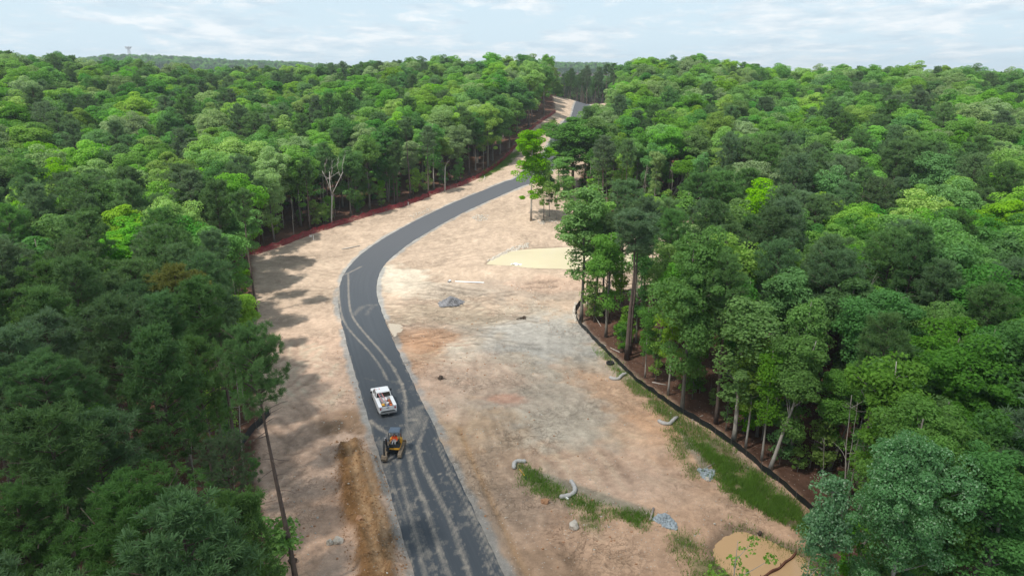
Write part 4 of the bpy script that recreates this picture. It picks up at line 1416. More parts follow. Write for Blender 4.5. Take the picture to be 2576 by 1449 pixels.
def mass(name, items, label):
    pts = np.array([(x, y, gz(x, y) - 0.3) for (_, k, x, y, h, lf, s) in items], np.float32)
    me = bpy.data.meshes.new(name)
    me.vertices.add(len(pts))
    me.vertices.foreach_set('co', pts.ravel())
    ai = me.attributes.new('kind_index', 'INT', 'POINT')
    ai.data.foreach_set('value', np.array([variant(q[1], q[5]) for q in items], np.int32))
    asz = me.attributes.new('size', 'FLOAT_VECTOR', 'POINT')
    sz = []
    for q in items:
        k = q[4] / (20.0 if q[1][0] == 'pine' else 16.0)
        w = girth(q[1])
        sz.append((k * w, k * w, k))
    asz.data.foreach_set('vector', np.array(sz, np.float32).ravel())
    ar = me.attributes.new('turn', 'FLOAT_VECTOR', 'POINT')
    ar.data.foreach_set('vector', np.array([(0, 0, rnd.uniform(0, 6.28)) for _ in items], np.float32).ravel())
    o = bpy.data.objects.new(name, me)
    COL.objects.link(o)
    ng = bpy.data.node_groups.new(name, 'GeometryNodeTree')
    ng.interface.new_socket('Geometry', in_out='INPUT', socket_type='NodeSocketGeometry')
    ng.interface.new_socket('Geometry', in_out='OUTPUT', socket_type='NodeSocketGeometry')
    N = ng.nodes
    gi, go = N.new('NodeGroupInput'), N.new('NodeGroupOutput')
    ci = N.new('GeometryNodeCollectionInfo')
    ci.inputs['Collection'].default_value = src
    ci.inputs['Separate Children'].default_value = True
    ci.inputs['Reset Children'].default_value = True
    ip = N.new('GeometryNodeInstanceOnPoints')

    def named(n_, t_):
        a = N.new('GeometryNodeInputNamedAttribute')
        a.data_type = t_
        a.inputs['Name'].default_value = n_
        return a.outputs['Attribute']
    L = ng.links.new
    L(gi.outputs[0], ip.inputs['Points'])
    L(ci.outputs[0], ip.inputs['Instance'])
    ip.inputs['Pick Instance'].default_value = True
    L(named('kind_index', 'INT'), ip.inputs['Instance Index'])
    L(named('turn', 'FLOAT_VECTOR'), ip.inputs['Rotation'])
    L(named('size', 'FLOAT_VECTOR'), ip.inputs['Scale'])
    L(ip.outputs[0], go.inputs[0])
    md = o.modifiers.new('scatter', 'NODES')
    md.node_group = ng
    tag(o, label, kind='stuff')
    return o


mass('forest', MASS, 'mixed forest canopy of pines and broadleaf trees covering the slopes up to the skyline')
far_items = []
rf = np.random.default_rng(31)
for lo, hi, r0, r1, n in ((-36, -11, 1330, 1720, 2600), (1.5, 10.5, 1400, 1700, 900), (3, 10.5, 520, 760, 500)):
    a = rf.uniform(R(lo), R(hi), n)
    rr = np.sqrt(rf.uniform(r0 ** 2, r1 ** 2, n))
    for aa, q in zip(a, rr):
        pinef = rf.random() < 0.45
        far_items.append((q, ('pine', int(rf.integers(0, 5))) if pinef else ('broad', int(rf.integers(0, 7))), math.sin(aa) * q, math.cos(aa) * q, rf.uniform(17, 24), 'needle' if pinef else rf.choice(['leaf_mid', 'leaf_dark']), 9))
mass('far_forest', far_items, 'distant bluish wooded ridge along the horizon')
print('trees', len(HAND), 'made', len(made), 'mass', len(MASS), 'objects', len(bpy.data.objects))
# ------------------------------------------------------------------ things on the site
MT = {
    'white_paint': simple('white_car_paint', (0.72, 0.73, 0.74), 0.28, var=0.05, scale=2.0, spec=0.5),
    'grey_bed': simple('grey_bed_liner', (0.20, 0.20, 0.20), 0.7, var=0.25, scale=4.0),
    'glass': simple('dark_glass', (0.015, 0.018, 0.02), 0.06, var=0.1, spec=0.8),
    'rubber': simple('rubber', (0.022, 0.022, 0.023), 0.85, var=0.3),
    'chrome': simple('dull_chrome', (0.55, 0.55, 0.54), 0.3, metal=0.9, var=0.1),
    'tail': simple('tail_light', (0.32, 0.01, 0.015), 0.25, var=0.1, spec=0.6),
    'alu': simple('aluminium', (0.62, 0.60, 0.60), 0.42, metal=0.6, var=0.1),
    'pinkrail': simple('faded_red_rail', (0.62, 0.22, 0.22), 0.5, var=0.15),
    'orange': simple('orange_plastic', (0.62, 0.14, 0.03), 0.5, var=0.2),
    'rust': simple('rusty_steel', (0.30, 0.10, 0.05), 0.85, var=0.4, scale=9.0),
    'blue': simple('blue_plastic', (0.03, 0.06, 0.16), 0.5, var=0.2),
    'yellow': simple('machine_yellow', (0.72, 0.36, 0.03), 0.45, var=0.18, scale=3.0),
    'black': simple('machine_black', (0.030, 0.034, 0.038), 0.5, var=0.35, scale=5.0),
    'canopy': simple('canopy_blue_black', (0.075, 0.105, 0.145), 0.35, var=0.1, scale=3.0),
    'mudsteel': simple('muddy_steel', (0.20, 0.155, 0.11), 0.9, var=0.45, scale=7.0, bump=0.4),
    'hivis': simple('hi_vis_orange', (0.85, 0.10, 0.02), 0.8, var=0.1),
    'trouser': simple('grey_trousers', (0.28, 0.29, 0.31), 0.9, var=0.15),
    'skin': simple('skin', (0.42, 0.24, 0.17), 0.55, var=0.08),
    'hair': simple('dark_hair', (0.03, 0.02, 0.015), 0.7, var=0.2),
    'silt': simple('black_silt_fabric', (0.012, 0.016, 0.018), 0.65, var=0.4, scale=1.2),
    'post': simple('grey_steel_post', (0.10, 0.10, 0.09), 0.7, var=0.3),
    'pvc': simple('white_plastic_pipe', (0.78, 0.78, 0.77), 0.35, var=0.04),
    'sock': simple('grey_mesh_sock', (0.40, 0.39, 0.375), 0.95, var=0.22, scale=5.0, bump=0.5),
    'stone': simple('bluish_stone', (0.30, 0.34, 0.365), 0.9, var=0.5, scale=2.6),
    'stone_warm': simple('pale_stone', (0.46, 0.42, 0.36), 0.9, var=0.35, scale=3.0),
    'gravel': simple('dark_gravel', (0.17, 0.17, 0.18), 0.95, var=0.6, scale=4.5, bump=0.6),
    'coir': simple('wet_coir', (0.13, 0.052, 0.03), 0.95, var=0.35, scale=6.0, bump=0.4),
    'board': simple('weathered_board', (0.30, 0.26, 0.23), 0.9, var=0.3, scale=4.0),
    'stump': simple('dark_root_wood', (0.075, 0.055, 0.042), 0.95, var=0.45, scale=6.0, bump=0.5),
    'clay': simple('clay_clod', (0.36, 0.20, 0.11), 1.0, var=0.35, scale=4.0),
}


def fence_net_material():
    m = bpy.data.materials.new('red_netting')
    m.use_nodes = True
    T = NT(m.node_tree)
    tc = T.n('ShaderNodeTexCoord')
    f = T.noise(tc.outputs['Object'], 0.7, 4.0, 0.6)
    c = T.mix(f, (0.19, 0.018, 0.034), (0.40, 0.045, 0.058))
    d = T.n('ShaderNodeBsdfPrincipled', ins={'Base Color': c, 'Roughness': 0.7, 'Specular IOR Level': 0.2})
    t = T.n('ShaderNodeBsdfTranslucent', ins={'Color': c})
    a = T.n('ShaderNodeMixShader', ins={0: 0.3, 1: d.outputs[0], 2: t.outputs[0]})
    tr = T.n('ShaderNodeBsdfTransparent')
    v = T.n('ShaderNodeTexVoronoi', ins={'Vector': tc.outputs['Object'], 'Scale': 14.0})
    hole = T.math('LESS_THAN', v.outputs['Distance'], 0.40)
    mx = T.n('ShaderNodeMixShader', ins={0: T.math('MULTIPLY', hole, 0.85), 1: a.outputs[0], 2: tr.outputs[0]})
    T.put(mx.inputs[0], T.math('MAXIMUM', T.math('MULTIPLY', hole, 0.85), T.math('MULTIPLY', T.ramp(T.noise(tc.outputs['Object'], 0.9, 4.0, 0.65), 0.52, 0.68), 0.7)))
    T.put(T.n('ShaderNodeOutputMaterial').inputs[0], mx.outputs[0])
    return m


MT['net'] = fence_net_material()


def V3(x, y, dz=0.0):
    return np.array([x, y, zg(x, y) + dz])


def fence(name, line, h, every, mat, label, part, post_h, lean=0.0, wave=0.12, post_side=0.06, seed=0, post_r=0.025, cat='fence', sag=0.25, thick=0.02):
    q = spline(line, 0.35)
    x0, y0 = q[0]
    o = empty(name, (x0, y0, zg(x0, y0)), label, cat)
    t = np.gradient(q, axis=0)
    t /= np.linalg.norm(t, axis=1)[:, None]
    nr_ = np.stack([-t[:, 1], t[:, 0]], 1)
    s = np.arange(len(q)) * 0.35
    ph = np.abs(np.sin(np.pi * s / every))
    n = len(q)
    rows = 4
    pts = []
    for k in range(rows):
        f = k / (rows - 1)
        off = (fbm(s * 0.6, np.full(n, k * 3.7), 1.0, 3, seed + k) - 0.5) * 2 * wave * f + lean * f
        top = h * f * (1 - sag * 0.5 * ph * f * (0.3 + fbm(s * 0.21, s * 0, 1.0, 2, seed + 9)))
        pts.append([V3(q[i, 0] + nr_[i, 0] * off[i], q[i, 1] + nr_[i, 1] * off[i], top[i] - 0.04) - np.array([x0, y0, zg(x0, y0)]) for i in range(n)])
    P_ = np.array(pts)
    mb = MB()
    nn = np.concatenate([nr_, np.zeros((n, 1))], 1) * thick
    for side in (0, 1):
        v = (P_ + nn[None] * (side - 0.5)).reshape(-1, 3)
        f = [(k * n + i, k * n + i + 1, (k + 1) * n + i + 1, (k + 1) * n + i) for k in range(rows - 1) for i in range(n - 1)]
        if thick == 0 and side:
            break
        mb.add(v, f)
    mb.build(part, mat, o, smooth=True)
    m2 = max(2, int(s[-1] / every) + 1)
    for i in np.linspace(0, n - 1, m2).astype(int)[:99]:
        a = P_[0, i] + np.array([nr_[i, 0], nr_[i, 1], 0]) * post_side
        p = MB()
        tl = np.array([nr_[i, 0] * lean * 0.8, nr_[i, 1] * lean * 0.8, 0])
        p.tube([a + [0, 0, -0.1], a + tl + [0, 0, post_h]], post_r, 6)
        p.build('post', MT['post'], o)
    return o


fence('safety_fence', RED_FENCE, 1.4, 2.8, MT['net'], 'long red plastic netting fence along the left wood edge', 'netting', 1.6, 0.15, 0.3, seed=3, sag=0.6, thick=0)
# ridge line of netting at the crest
fence('safety_fence', PP((1396, 243), (1420, 246), (1444, 252), (1462, 257)), 1.0, 3.0, MT['net'], 'short red netting fence along the dirt crest where the road disappears', 'netting', 1.1, 0.0, 0.1, seed=5, thick=0)
fence('silt_fence', BLACK_FENCE, 0.95, 2.4, MT['silt'], 'long black silt fence curving along the right wood edge', 'fabric', 1.15, -0.22, 0.12, post_side=-0.12, seed=11)
fence('silt_fence', LEFT_SILT, 0.9, 2.2, MT['silt'], 'short stretch of black silt fence under the left pines', 'fabric', 1.05, 0.1, 0.1, post_side=-0.1, seed=13)


# ---- pickup
def wheel(parent, x, y, r=0.39, w=0.27, name='wheel'):
    t = MB()
    prof = [(r * 0.62, -w / 2), (r * 0.94, -w / 2), (r, -w * 0.3), (r, w * 0.3), (r * 0.94, w / 2), (r * 0.62, w / 2)]
    k = 24
    v = [(b, a * math.cos(i * 2 * math.pi / k), a * math.sin(i * 2 * math.pi / k)) for i in range(k) for a, b in prof]
    f = [(i * 6 + j, ((i + 1) % k) * 6 + j, ((i + 1) % k) * 6 + (j + 1) % 6, i * 6 + (j + 1) % 6) for i in range(k) for j in range(6)]
    t.add(v, f)
    o = t.build(name, MT['rubber'], parent, smooth=True)
    o.location = (x, y, r)
    h = MB()
    h.tube([(-w * 0.42, 0, 0), (w * 0.42, 0, 0)], r * 0.6, 16)
    h.tube([(-w * 0.46, 0, 0), (w * 0.46, 0, 0)], r * 0.2, 10)
    h.build('rim', MT['chrome'], o)
    return o


def pickup():
    xr, yr = P(977, 1048)
    xf, yf = P(945, 985)
    # direction along the road here
    k = int(np.argmin(np.hypot(CENTRE[:, 0] - xr, CENTRE[:, 1] - yr)))
    d = CENTRE[k + 2] - CENTRE[k - 1]
    ang = math.atan2(d[1], d[0]) - math.pi / 2 + 0.03
    cx, cy = xr - math.sin(ang) * 2.9, yr + math.cos(ang) * 2.9
    o = empty('pickup_truck', (cx, cy, gz(cx, cy) + 0.06), 'white utility pickup truck seen from behind, loaded with tools on the asphalt', 'truck', rz=ang)
    W2 = 0.98
    b = MB()                                             # lower body: sills, doors, bonnet
    prof = [(0.35, 0.42), (2.75, 0.42), (2.95, 0.55), (2.97, 0.86), (2.80, 1.06), (1.75, 1.16), (1.55, 1.18), (-0.42, 1.18), (-0.42, 0.42)]
    b.prism(prof, -W2, W2)
    bd = b.build('body', MT['white_paint'], o, bevel=0.05)
    g = MB()                                             # cab with glass all round, roof on top
    g.add([(-0.90, -0.40, 1.19), (0.90, -0.40, 1.19), (0.90, 1.62, 1.19), (-0.90, 1.62, 1.19),
           (-0.76, -0.28, 1.78), (0.76, -0.28, 1.78), (0.76, 0.98, 1.78), (-0.76, 0.98, 1.78)],
          [(0, 1, 5, 4), (1, 2, 6, 5), (2, 3, 7, 6), (3, 0, 4, 7)])
    g.build('window', MT['glass'], o)
    for x in (-1, 1):
        p = MB()
        for (y0, y1) in ((-0.40, -0.28), (0.42, 0.40), (1.62, 0.98)):
            p.tube([(x * 0.905, y0, 1.17), (x * 0.765, y1, 1.80)], 0.055, 6)
        p.build('pillar', MT['white_paint'], o)
    r = MB()
    r.box((0, 0.35, 1.83), (1.60, 1.42, 0.10), taper=(0.93, 0.93))
    r.build('roof', MT['white_paint'], o, bevel=0.04)
    s = MB()                                             # service body: two side boxes with flat lids and a floor between
    for x in (-1, 1):
        s.box((x * 0.82, -1.68, 0.86), (0.36, 2.44, 0.78))
        s.box((x * 0.82, -1.68, 1.265), (0.40, 2.48, 0.03))
    s.box((0, -0.53, 0.98), (1.28, 0.06, 0.62))
    s.build('service_bed', MT['white_paint'], o, bevel=0.02)
    f = MB()
    f.box((0, -1.70, 0.76), (1.28, 2.30, 0.08))
    f.build('bed_floor', MT['grey_bed'], o)
    t = MB()
    t.box((0, -2.90, 0.98), (1.26, 0.06, 0.50))
    tg = t.build('tailgate', MT['white_paint'], o, bevel=0.02)
    h = MB()
    h.box((0, -2.94, 1.10), (0.30, 0.03, 0.07))
    h.build('handle', MT['black'], tg)
    bu = MB()
    bu.box((0, -3.02, 0.56), (1.94, 0.30, 0.20))
    bu.build('bumper', MT['chrome'], o, bevel=0.03)
    st = MB()
    st.box((0, -3.0, 0.69), (1.6, 0.24, 0.03))
    st.box((0, -2.93, 0.705), (1.2, 0.05, 0.10))
    st.build('step_plate', MT['black'], o)
    hi = MB()
    hi.tube([(0, -2.9, 0.44), (0, -3.32, 0.44)], 0.05, 8)
    hi.tube([(0, -3.3, 0.42), (0, -3.3, 0.56)], 0.04, 8)
    hi.build('tow_hitch', MT['chrome'], o)
    for x in (-1, 1):
        l = MB()
        l.box((x * 0.82, -2.925, 1.02), (0.15, 0.05, 0.24))
        l.build('tail_light', MT['tail'], o, bevel=0.01)
        l = MB()
        l.box((x * 0.72, 2.96, 0.80), (0.36, 0.06, 0.18))
        l.build('headlight', MT['glass'], o)
        mi = MB()
        mi.box((x * 1.15, 1.22, 1.30), (0.20, 0.10, 0.24))
        mi.tube([(x * 0.95, 1.25, 1.24), (x * 1.12, 1.22, 1.26)], 0.025, 6)
        mi.build('mirror', MT['black'], o)
        dh = MB()
        dh.box((x * 0.99, 0.25, 1.02), (0.03, 0.16, 0.04))
        dh.build('door_handle', MT['black'], o)
        wheel(o, x * 0.86, 1.95)
        wheel(o, x * 0.86, -1.75)
    loc = Matrix.Translation(o.location) @ Matrix.Rotation(ang, 4, 'Z')

    def load(name, lx, ly, lz, label, cat, mb, mat, rz=0.0, rx=0.0, group=None):
        w = loc @ Vector((lx, ly, lz))
        e = mb.build(name, mat)
        e.location = w
        e.rotation_euler = (rx, 0, ang + rz)
        tag(e, label, cat, group)
        return e

    # ladder on the left from the cab roof down into the bed
    a, b2 = np.array([-0.50, 0.62, 1.92]), np.array([-0.16, -1.85, 1.34])
    w = loc @ Vector(a)
    e = empty('ladder', w, 'aluminium ladder with faded red rails lying from the cab roof into the truck bed', 'ladder', rz=ang)
    dv = b2 - a
    sd = unit(np.cross(dv, [0, 0, 1.0]))
    for k in (-1, 1):
        mb = MB()
        mb.tube([sd * 0.2 * k, dv + sd * 0.2 * k], 0.035, 6)
        mb.build('rail', MT['pinkrail'], e)
    for k in range(9):
        mb = MB()
        c = dv * (k + 0.5) / 9
        mb.tube([c - sd * 0.2, c + sd * 0.2], 0.022, 6)
        mb.build('rung', MT['alu'], e)
    mb = MB()
    mb.tube([(0, 0, 0), (0, 0, 0.34)], [0.14, 0.165], 14)
    load('bucket', 0.20, -1.75, 0.80, 'white bucket in the middle of the truck bed', 'bucket', mb, MT['pvc'])
    mb = MB()
    mb.tube([(0, 0, 0), (0, 0, 0.36)], [0.15, 0.16], 14)
    load('bucket', 0.14, -2.45, 0.80, 'blue bucket next to the tailgate in the truck bed', 'bucket', mb, MT['blue'])
    mb = MB()
    mb.box((0, 0, 0.22), (0.46, 0.60, 0.42), taper=(0.9, 0.92))
    mb.box((0, 0, 0.45), (0.48, 0.62, 0.05))
    load('cool_box', 0.02, -0.98, 0.80, 'white lidded box behind the cab in the truck bed', 'box', mb, MT['pvc'])
    mb = MB()
    mb.box((0, 0, 0.2), (0.26, 1.0, 0.40))
    mb.tube([(0, -0.3, 0.4), (0, -0.2, 0.50), (0, 0.2, 0.50), (0, 0.3, 0.4)], 0.02, 6)
    load('tool_chest', 0.47, -1.55, 0.80, 'long rusty orange tool chest at the right side of the truck bed', 'tool chest', mb, MT['rust'])
    mb = MB()
    mb.box((0, 0, 0.19), (0.30, 0.34, 0.38), taper=(0.85, 0.85))
    mb.tube([(0.05, 0, 0.38), (0.12, 0, 0.47)], 0.03, 6)
    load('fuel_can', 0.45, -2.42, 0.80, 'orange fuel can at the right rear corner of the truck bed', 'fuel can', mb, MT['orange'])
    mb = MB()
    mb.box((0, 0, 0.16), (0.34, 0.44, 0.32))
    mb.tube([(-0.14, 0, 0.34), (-0.14, 0, 0.5), (0.14, 0, 0.5), (0.14, 0, 0.34)], 0.02, 6)
    load('generator', -0.38, -2.05, 0.80, 'small yellow machine under the ladder end in the truck bed', 'generator', mb, MT['yellow'])
    mb = MB()
    mb.tube([(0, 0, 0), (0, 0, 0.30)], 0.17, 14)
    load('drum', -0.42, -2.52, 0.80, 'black drum at the left rear corner of the truck bed', 'drum', mb, MT['black'])
    mb = MB()
    mb.box((0, 0, 0.04), (0.4, 0.3, 0.08))
    mb.tube([(-0.2, -0.1, 0.1), (0.2, 0.12, 0.1)], 0.03, 6)
    load('hand_tools', 0.48, -0.85, 0.84, 'heap of rusty hand tools behind the cab on the right', 'tools', mb, MT['rust'])


pickup()


# ---- skinned figures
def skinned(name, verts, edges, radii, mat, parent=None, sub=1):
    me = bpy.data.meshes.new(name)
    me.from_pydata(verts, edges, [])
    ob = bpy.data.objects.new(name, me)
    COL.objects.link(ob)
    ob.modifiers.new('skin', 'SKIN')
    for i, r in enumerate(radii):
        me.skin_vertices[0].data[i].radius = (r, r) if not isinstance(r, tuple) else r
        me.skin_vertices[0].data[i].use_root = i == 0
    sb = ob.modifiers.new('sub', 'SUBSURF')
    sb.levels = sb.render_levels = sub
    dg = bpy.context.evaluated_depsgraph_get()
    m2 = bpy.data.meshes.new_from_object(ob.evaluated_get(dg))
    ob.modifiers.clear()
    ob.data = m2
    m2.materials.clear()
    m2.materials.append(mat)
    m2.polygons.foreach_set('use_smooth', [True] * len(m2.polygons))
    if parent is not None:
        ob.parent = parent
    return ob


def excavator():
    cx, cy = P(993, 1138)
    ang = math.atan2(-cy, -cx) + math.pi / 2 - 0.22        # local -Y faces the camera
    o = empty('mini_excavator', (cx, cy, gz(cx, cy) + 0.08), 'small yellow and black tracked excavator with canopy digging at the road edge', 'excavator', rz=ang)
    o.scale = (0.94, 0.94, 0.94)
    TW, TL = 0.78, 1.15
    for x in (-1, 1):                                     # tracks, each an endless belt with wheels inside
        prof = []
        for k in range(10):
            a = math.pi / 2 + math.pi * k / 9
            prof.append((-TL + 0.27 * math.cos(a), 0.28 + 0.27 * math.sin(a)))
        for k in range(10):
            a = -math.pi / 2 + math.pi * k / 9
            prof.append((TL + 0.27 * math.cos(a), 0.28 + 0.27 * math.sin(a)))
        t = MB()
        t.prism(prof, x * TW - 0.19, x * TW + 0.19)
        for k in range(26):
            u = k / 26 * (4 * TL + 2 * math.pi * 0.27)
            if u < 2 * TL:
                p, rx = (0, -TL + u, 0.555), 0
            elif u < 2 * TL + math.pi * 0.27:
                a = (u - 2 * TL) / 0.27
                p, rx = (0, TL + 0.28 * math.sin(a), 0.28 + 0.28 * math.cos(a)), -a
            elif u < 4 * TL + math.pi * 0.27:
                p, rx = (0, TL - (u - 2 * TL - math.pi * 0.27), 0.008), 0
            else:
                a = (u - 4 * TL - math.pi * 0.27) / 0.27
                p, rx = (0, -TL - 0.28 * math.sin(a), 0.28 - 0.28 * math.cos(a)), -a
            t.box((x * TW, p[1], p[2]), (0.39, 0.07, 0.05), Matrix.Rotation(rx, 3, 'X'))
        tk = t.build('track', MT['mudsteel'], o)
        w = MB()
        for k in range(5):
            w.tube([(x * TW - 0.21, -TL * 0.8 + k * TL * 0.4, 0.24), (x * TW + 0.21, -TL * 0.8 + k * TL * 0.4, 0.24)], 0.14, 12)
        w.build('roller', MT['black'], tk)
    u = MB()
    u.box((0, 0, 0.42), (1.2, 1.2, 0.22))
    u.tube([(0, 0, 0.5), (0, 0, 0.68)], 0.42, 18)
    u.build('undercarriage', MT['black'], o, bevel=0.02)
    bl = MB()                                             # dozer blade at the far side
    bl.prism([(1.72, 0.06), (1.80, 0.03), (1.86, 0.26), (1.78, 0.50), (1.70, 0.50), (1.76, 0.26)], -0.98, 0.98)
    bl.box((-0.45, 1.35, 0.28), (0.1, 0.8, 0.12))
    bl.box((0.45, 1.35, 0.28), (0.1, 0.8, 0.12))
    bl.build('dozer_blade', MT['mudsteel'], o)
    h = MB()
    pr = [(-0.72, 0.70), (0.95, 0.70), (1.05, 0.80), (1.05, 1.22), (0.85, 1.42), (0.30, 1.42), (0.30, 0.92), (-0.72, 0.92)]
    h.prism(pr, -0.52, 0.72)
    h.build('house', MT['yellow'], o, bevel=0.04)
    fl = MB()
    fl.box((0.10, -0.22, 0.94), (1.22, 1.02, 0.04))
    fl.box((0.10, -0.66, 1.14), (1.0, 0.06, 0.36))
    fl.build('cab_floor', MT['black'], o)
    fp = MB()
    fp.box((0.10, -0.735, 0.80), (1.16, 0.03, 0.20))
    fp.build('front_panel', MT['yellow'], o, bevel=0.01)
    se = MB()
    se.box((0.08, 0.02, 1.26), (0.50, 0.48, 0.16))
    se.box((0.08, 0.28, 1.58), (0.48, 0.12, 0.62))
    se.build('seat', MT['black'], o, bevel=0.04)
    for x in (-0.26, 0.42):
        le = MB()
        le.box((x, -0.05, 1.30), (0.16, 0.42, 0.26))
        le.tube([(x, -0.18, 1.4), (x + 0.02, -0.22, 1.72)], 0.022, 6)
        le.build('lever_console', MT['black'], o)
    for x in (-0.46, 0.66):
        for y in (-0.40, 0.70):
            p = MB()
            p.tube([(x, y * 1.2 if y < 0 else y, 0.94), (x, y, 2.52)], 0.04, 8)
            p.build('canopy_post', MT['black'], o)
    c = MB()
    c.add([(-0.52, -0.42, 2.50), (0.72, -0.42, 2.50), (0.72, 0.82, 2.50), (-0.52, 0.82, 2.50),
           (-0.46, -0.34, 2.62), (0.66, -0.34, 2.62), (0.66, 0.74, 2.62), (-0.46, 0.74, 2.62)],
          [(0, 3, 2, 1), (4, 5, 6, 7), (0, 1, 5, 4), (1, 2, 6, 5), (2, 3, 7, 6), (3, 0, 4, 7)])
    c.build('canopy', MT['canopy'], o, bevel=0.04)
    # boom on the operator's right (left in the picture), reaching forward and down
    sw = MB()
    sw.box((-0.55, -0.72, 0.86), (0.34, 0.40, 0.5))
    sw.build('swing_bracket', MT['black'], o, bevel=0.02)

    def beam(pts, w, hs, name, mat):
        b = MB()
        pts = np.array(pts)
        v = []
        for i, p in enumerate(pts):
            d = unit(pts[min(i + 1, len(pts) - 1)] - pts[max(i - 1, 0)])
            nz = unit(np.cross(d, [1.0, 0, 0]))
            for sx, sz in ((-1, -1), (1, -1), (1, 1), (-1, 1)):
                v.append(p + np.array([sx * w / 2, 0, 0]) + nz * sz * hs[i] / 2)
        f = [(i * 4 + j, i * 4 + (j + 1) % 4, i * 4 + 4 + (j + 1) % 4, i * 4 + 4 + j) for i in range(len(pts) - 1) for j in range(4)]
        f += [(0, 3, 2, 1), tuple(4 * (len(pts) - 1) + j for j in range(4))]
        b.add(v, f)
        return b.build(name, mat, o, bevel=0.015)

    bx = -0.66
    beam([(bx, -0.80, 1.05), (bx, -0.86, 1.62), (bx, -1.15, 2.10), (bx, -1.62, 2.26), (bx, -1.95, 2.16)], 0.20, [0.26, 0.34, 0.36, 0.28, 0.20], 'boom', MT['black'])
    beam([(bx, -1.78, 2.40), (bx, -2.02, 1.90), (bx, -2.10, 1.20), (bx, -2.08, 0.78)], 0.17, [0.18, 0.26, 0.20, 0.16], 'arm', MT['black'])
    for nm, pts, r in (('boom_cylinder', [(bx, -0.92, 0.95), (bx, -1.5, 1.98)], 0.05), ('arm_cylinder', [(bx, -1.12, 2.34), (bx, -1.80, 2.42)], 0.045), ('bucket_cylinder', [(bx, -1.84, 1.86), (bx, -1.90, 1.00)], 0.04)):
        b = MB()
        b.tube(pts, [r, r * 0.6], 8)
        b.build(nm, MT['chrome'], o)
    bk = MB()
    side = [(-2.06, 0.86), (-2.30, 0.80), (-2.40, 0.52), (-2.30, 0.22), (-2.02, 0.10), (-1.78, 0.20)]
    inn = [(a * 0.985 - 0.03, b * 0.93 + 0.04) for a, b in side]
    for x in (bx - 0.31, bx + 0.27):
        bk.prism(side, x, x + 0.04)
    for (a, b), (c2, d2), (e1, f1), (g1, h1) in zip(side[:-1], side[1:], inn[:-1], inn[1:]):
        bk.add([(bx - 0.31, a, b), (bx + 0.31, a, b), (bx + 0.31, c2, d2), (bx - 0.31, c2, d2)], [(0, 1, 2, 3)])
        bk.add([(bx - 0.27, e1, f1), (bx + 0.27, e1, f1), (bx + 0.27, g1, h1), (bx - 0.27, g1, h1)], [(3, 2, 1, 0)])
    bo = bk.build('bucket', MT['mudsteel'], o)
    for k in range(4):
        te = MB()
        te.box((bx - 0.24 + k * 0.16, -1.73, 0.22), (0.06, 0.14, 0.04))
        te.build('tooth', MT['mudsteel'], bo)
    lt = MB()
    lt.box((bx + 0.02, -1.3, 2.42), (0.12, 0.08, 0.10))
    lt.build('work_light', MT['alu'], o)
    ex = MB()
    ex.tube([(0.55, 0.9, 1.4), (0.55, 0.9, 1.75)], 0.04, 8)
    ex.build('exhaust', MT['rust'], o)

    # the operator on the seat
    loc = Matrix.Translation(o.location) @ Matrix.Rotation(ang, 4, 'Z') @ Matrix.Scale(0.94, 4)
    pe = empty('person', loc @ Vector((0.08, -0.05, 1.34)), 'person in a bright orange top and grey trousers sitting under the excavator canopy', 'person', rz=ang)
    V, E, Rr = [], [], []

    def chain(pts, rs, at=None):
        last = at
        for p, r in zip(pts, rs):
            V.append(p)
            Rr.append(r)
            if last is not None:
                E.append((last, len(V) - 1))
            last = len(V) - 1
        return last

    pelvis = chain([(0, 0.02, 0.10)], [(0.16, 0.12)])
    chest = chain([(0, 0.03, 0.28), (0, 0.02, 0.46), (0, 0.0, 0.56)], [(0.145, 0.11), (0.17, 0.12), (0.12, 0.09)], pelvis)
    neck = chain([(0, -0.01, 0.63)], [0.055], chest)
    head = chain([(0, -0.02, 0.72), (0, -0.025, 0.80), (0, -0.02, 0.87)], [(0.072, 0.085), (0.08, 0.10), 0.06], neck)
    chain([(0, -0.12, 0.765)], [0.016], head - 1)          # nose
    for s in (-1, 1):
        chain([(s * 0.085, 0.0, 0.77)], [0.018], head - 1)  # ear
        sh = chain([(s * 0.19, 0.01, 0.52), (s * 0.27, -0.06, 0.28), (s * 0.29, -0.26, 0.22)], [0.07, 0.055, 0.045], chest - 1)
        wr = chain([(s * 0.29, -0.33, 0.235), (s * 0.29, -0.38, 0.25)], [0.03, 0.04], sh)
        for j, (dx, ln) in enumerate(((-0.03, 0.075), (-0.01, 0.085), (0.01, 0.08), (0.03, 0.065))):
            chain([(s * 0.29 + dx, -0.43, 0.245), (s * 0.29 + dx, -0.43 - ln * 0.4, 0.215)], [0.010, 0.008], wr)
        chain([(s * 0.29 - s * 0.05, -0.40, 0.27), (s * 0.29 - s * 0.055, -0.43, 0.265)], [0.012, 0.009], wr)
        chain([(s * 0.10, -0.12, 0.09), (s * 0.14, -0.46, 0.11), (s * 0.14, -0.52, -0.10), (s * 0.13, -0.50, -0.30), (s * 0.13, -0.62, -0.34)], [0.095, 0.065, 0.055, 0.042, 0.036], pelvis)
    skinned('body', V, E, Rr, MT['skin'], pe, 2)
    V, E, Rr = [], [], []
    a = chain([(0, 0.02, 0.14), (0, 0.03, 0.30), (0, 0.02, 0.47), (0, 0.0, 0.575)], [(0.175, 0.135), (0.165, 0.13), (0.19, 0.14), (0.10, 0.09)])
    for s in (-1, 1):
        chain([(s * 0.19, 0.01, 0.525), (s * 0.27, -0.06, 0.285), (s * 0.29, -0.25, 0.225)], [0.085, 0.07, 0.058], a - 1)
    skinned('shirt', V, E, Rr, MT['hivis'], pe, 2)
    V, E, Rr = [], [], []
    a = chain([(0, 0.02, 0.11)], [(0.175, 0.135)])
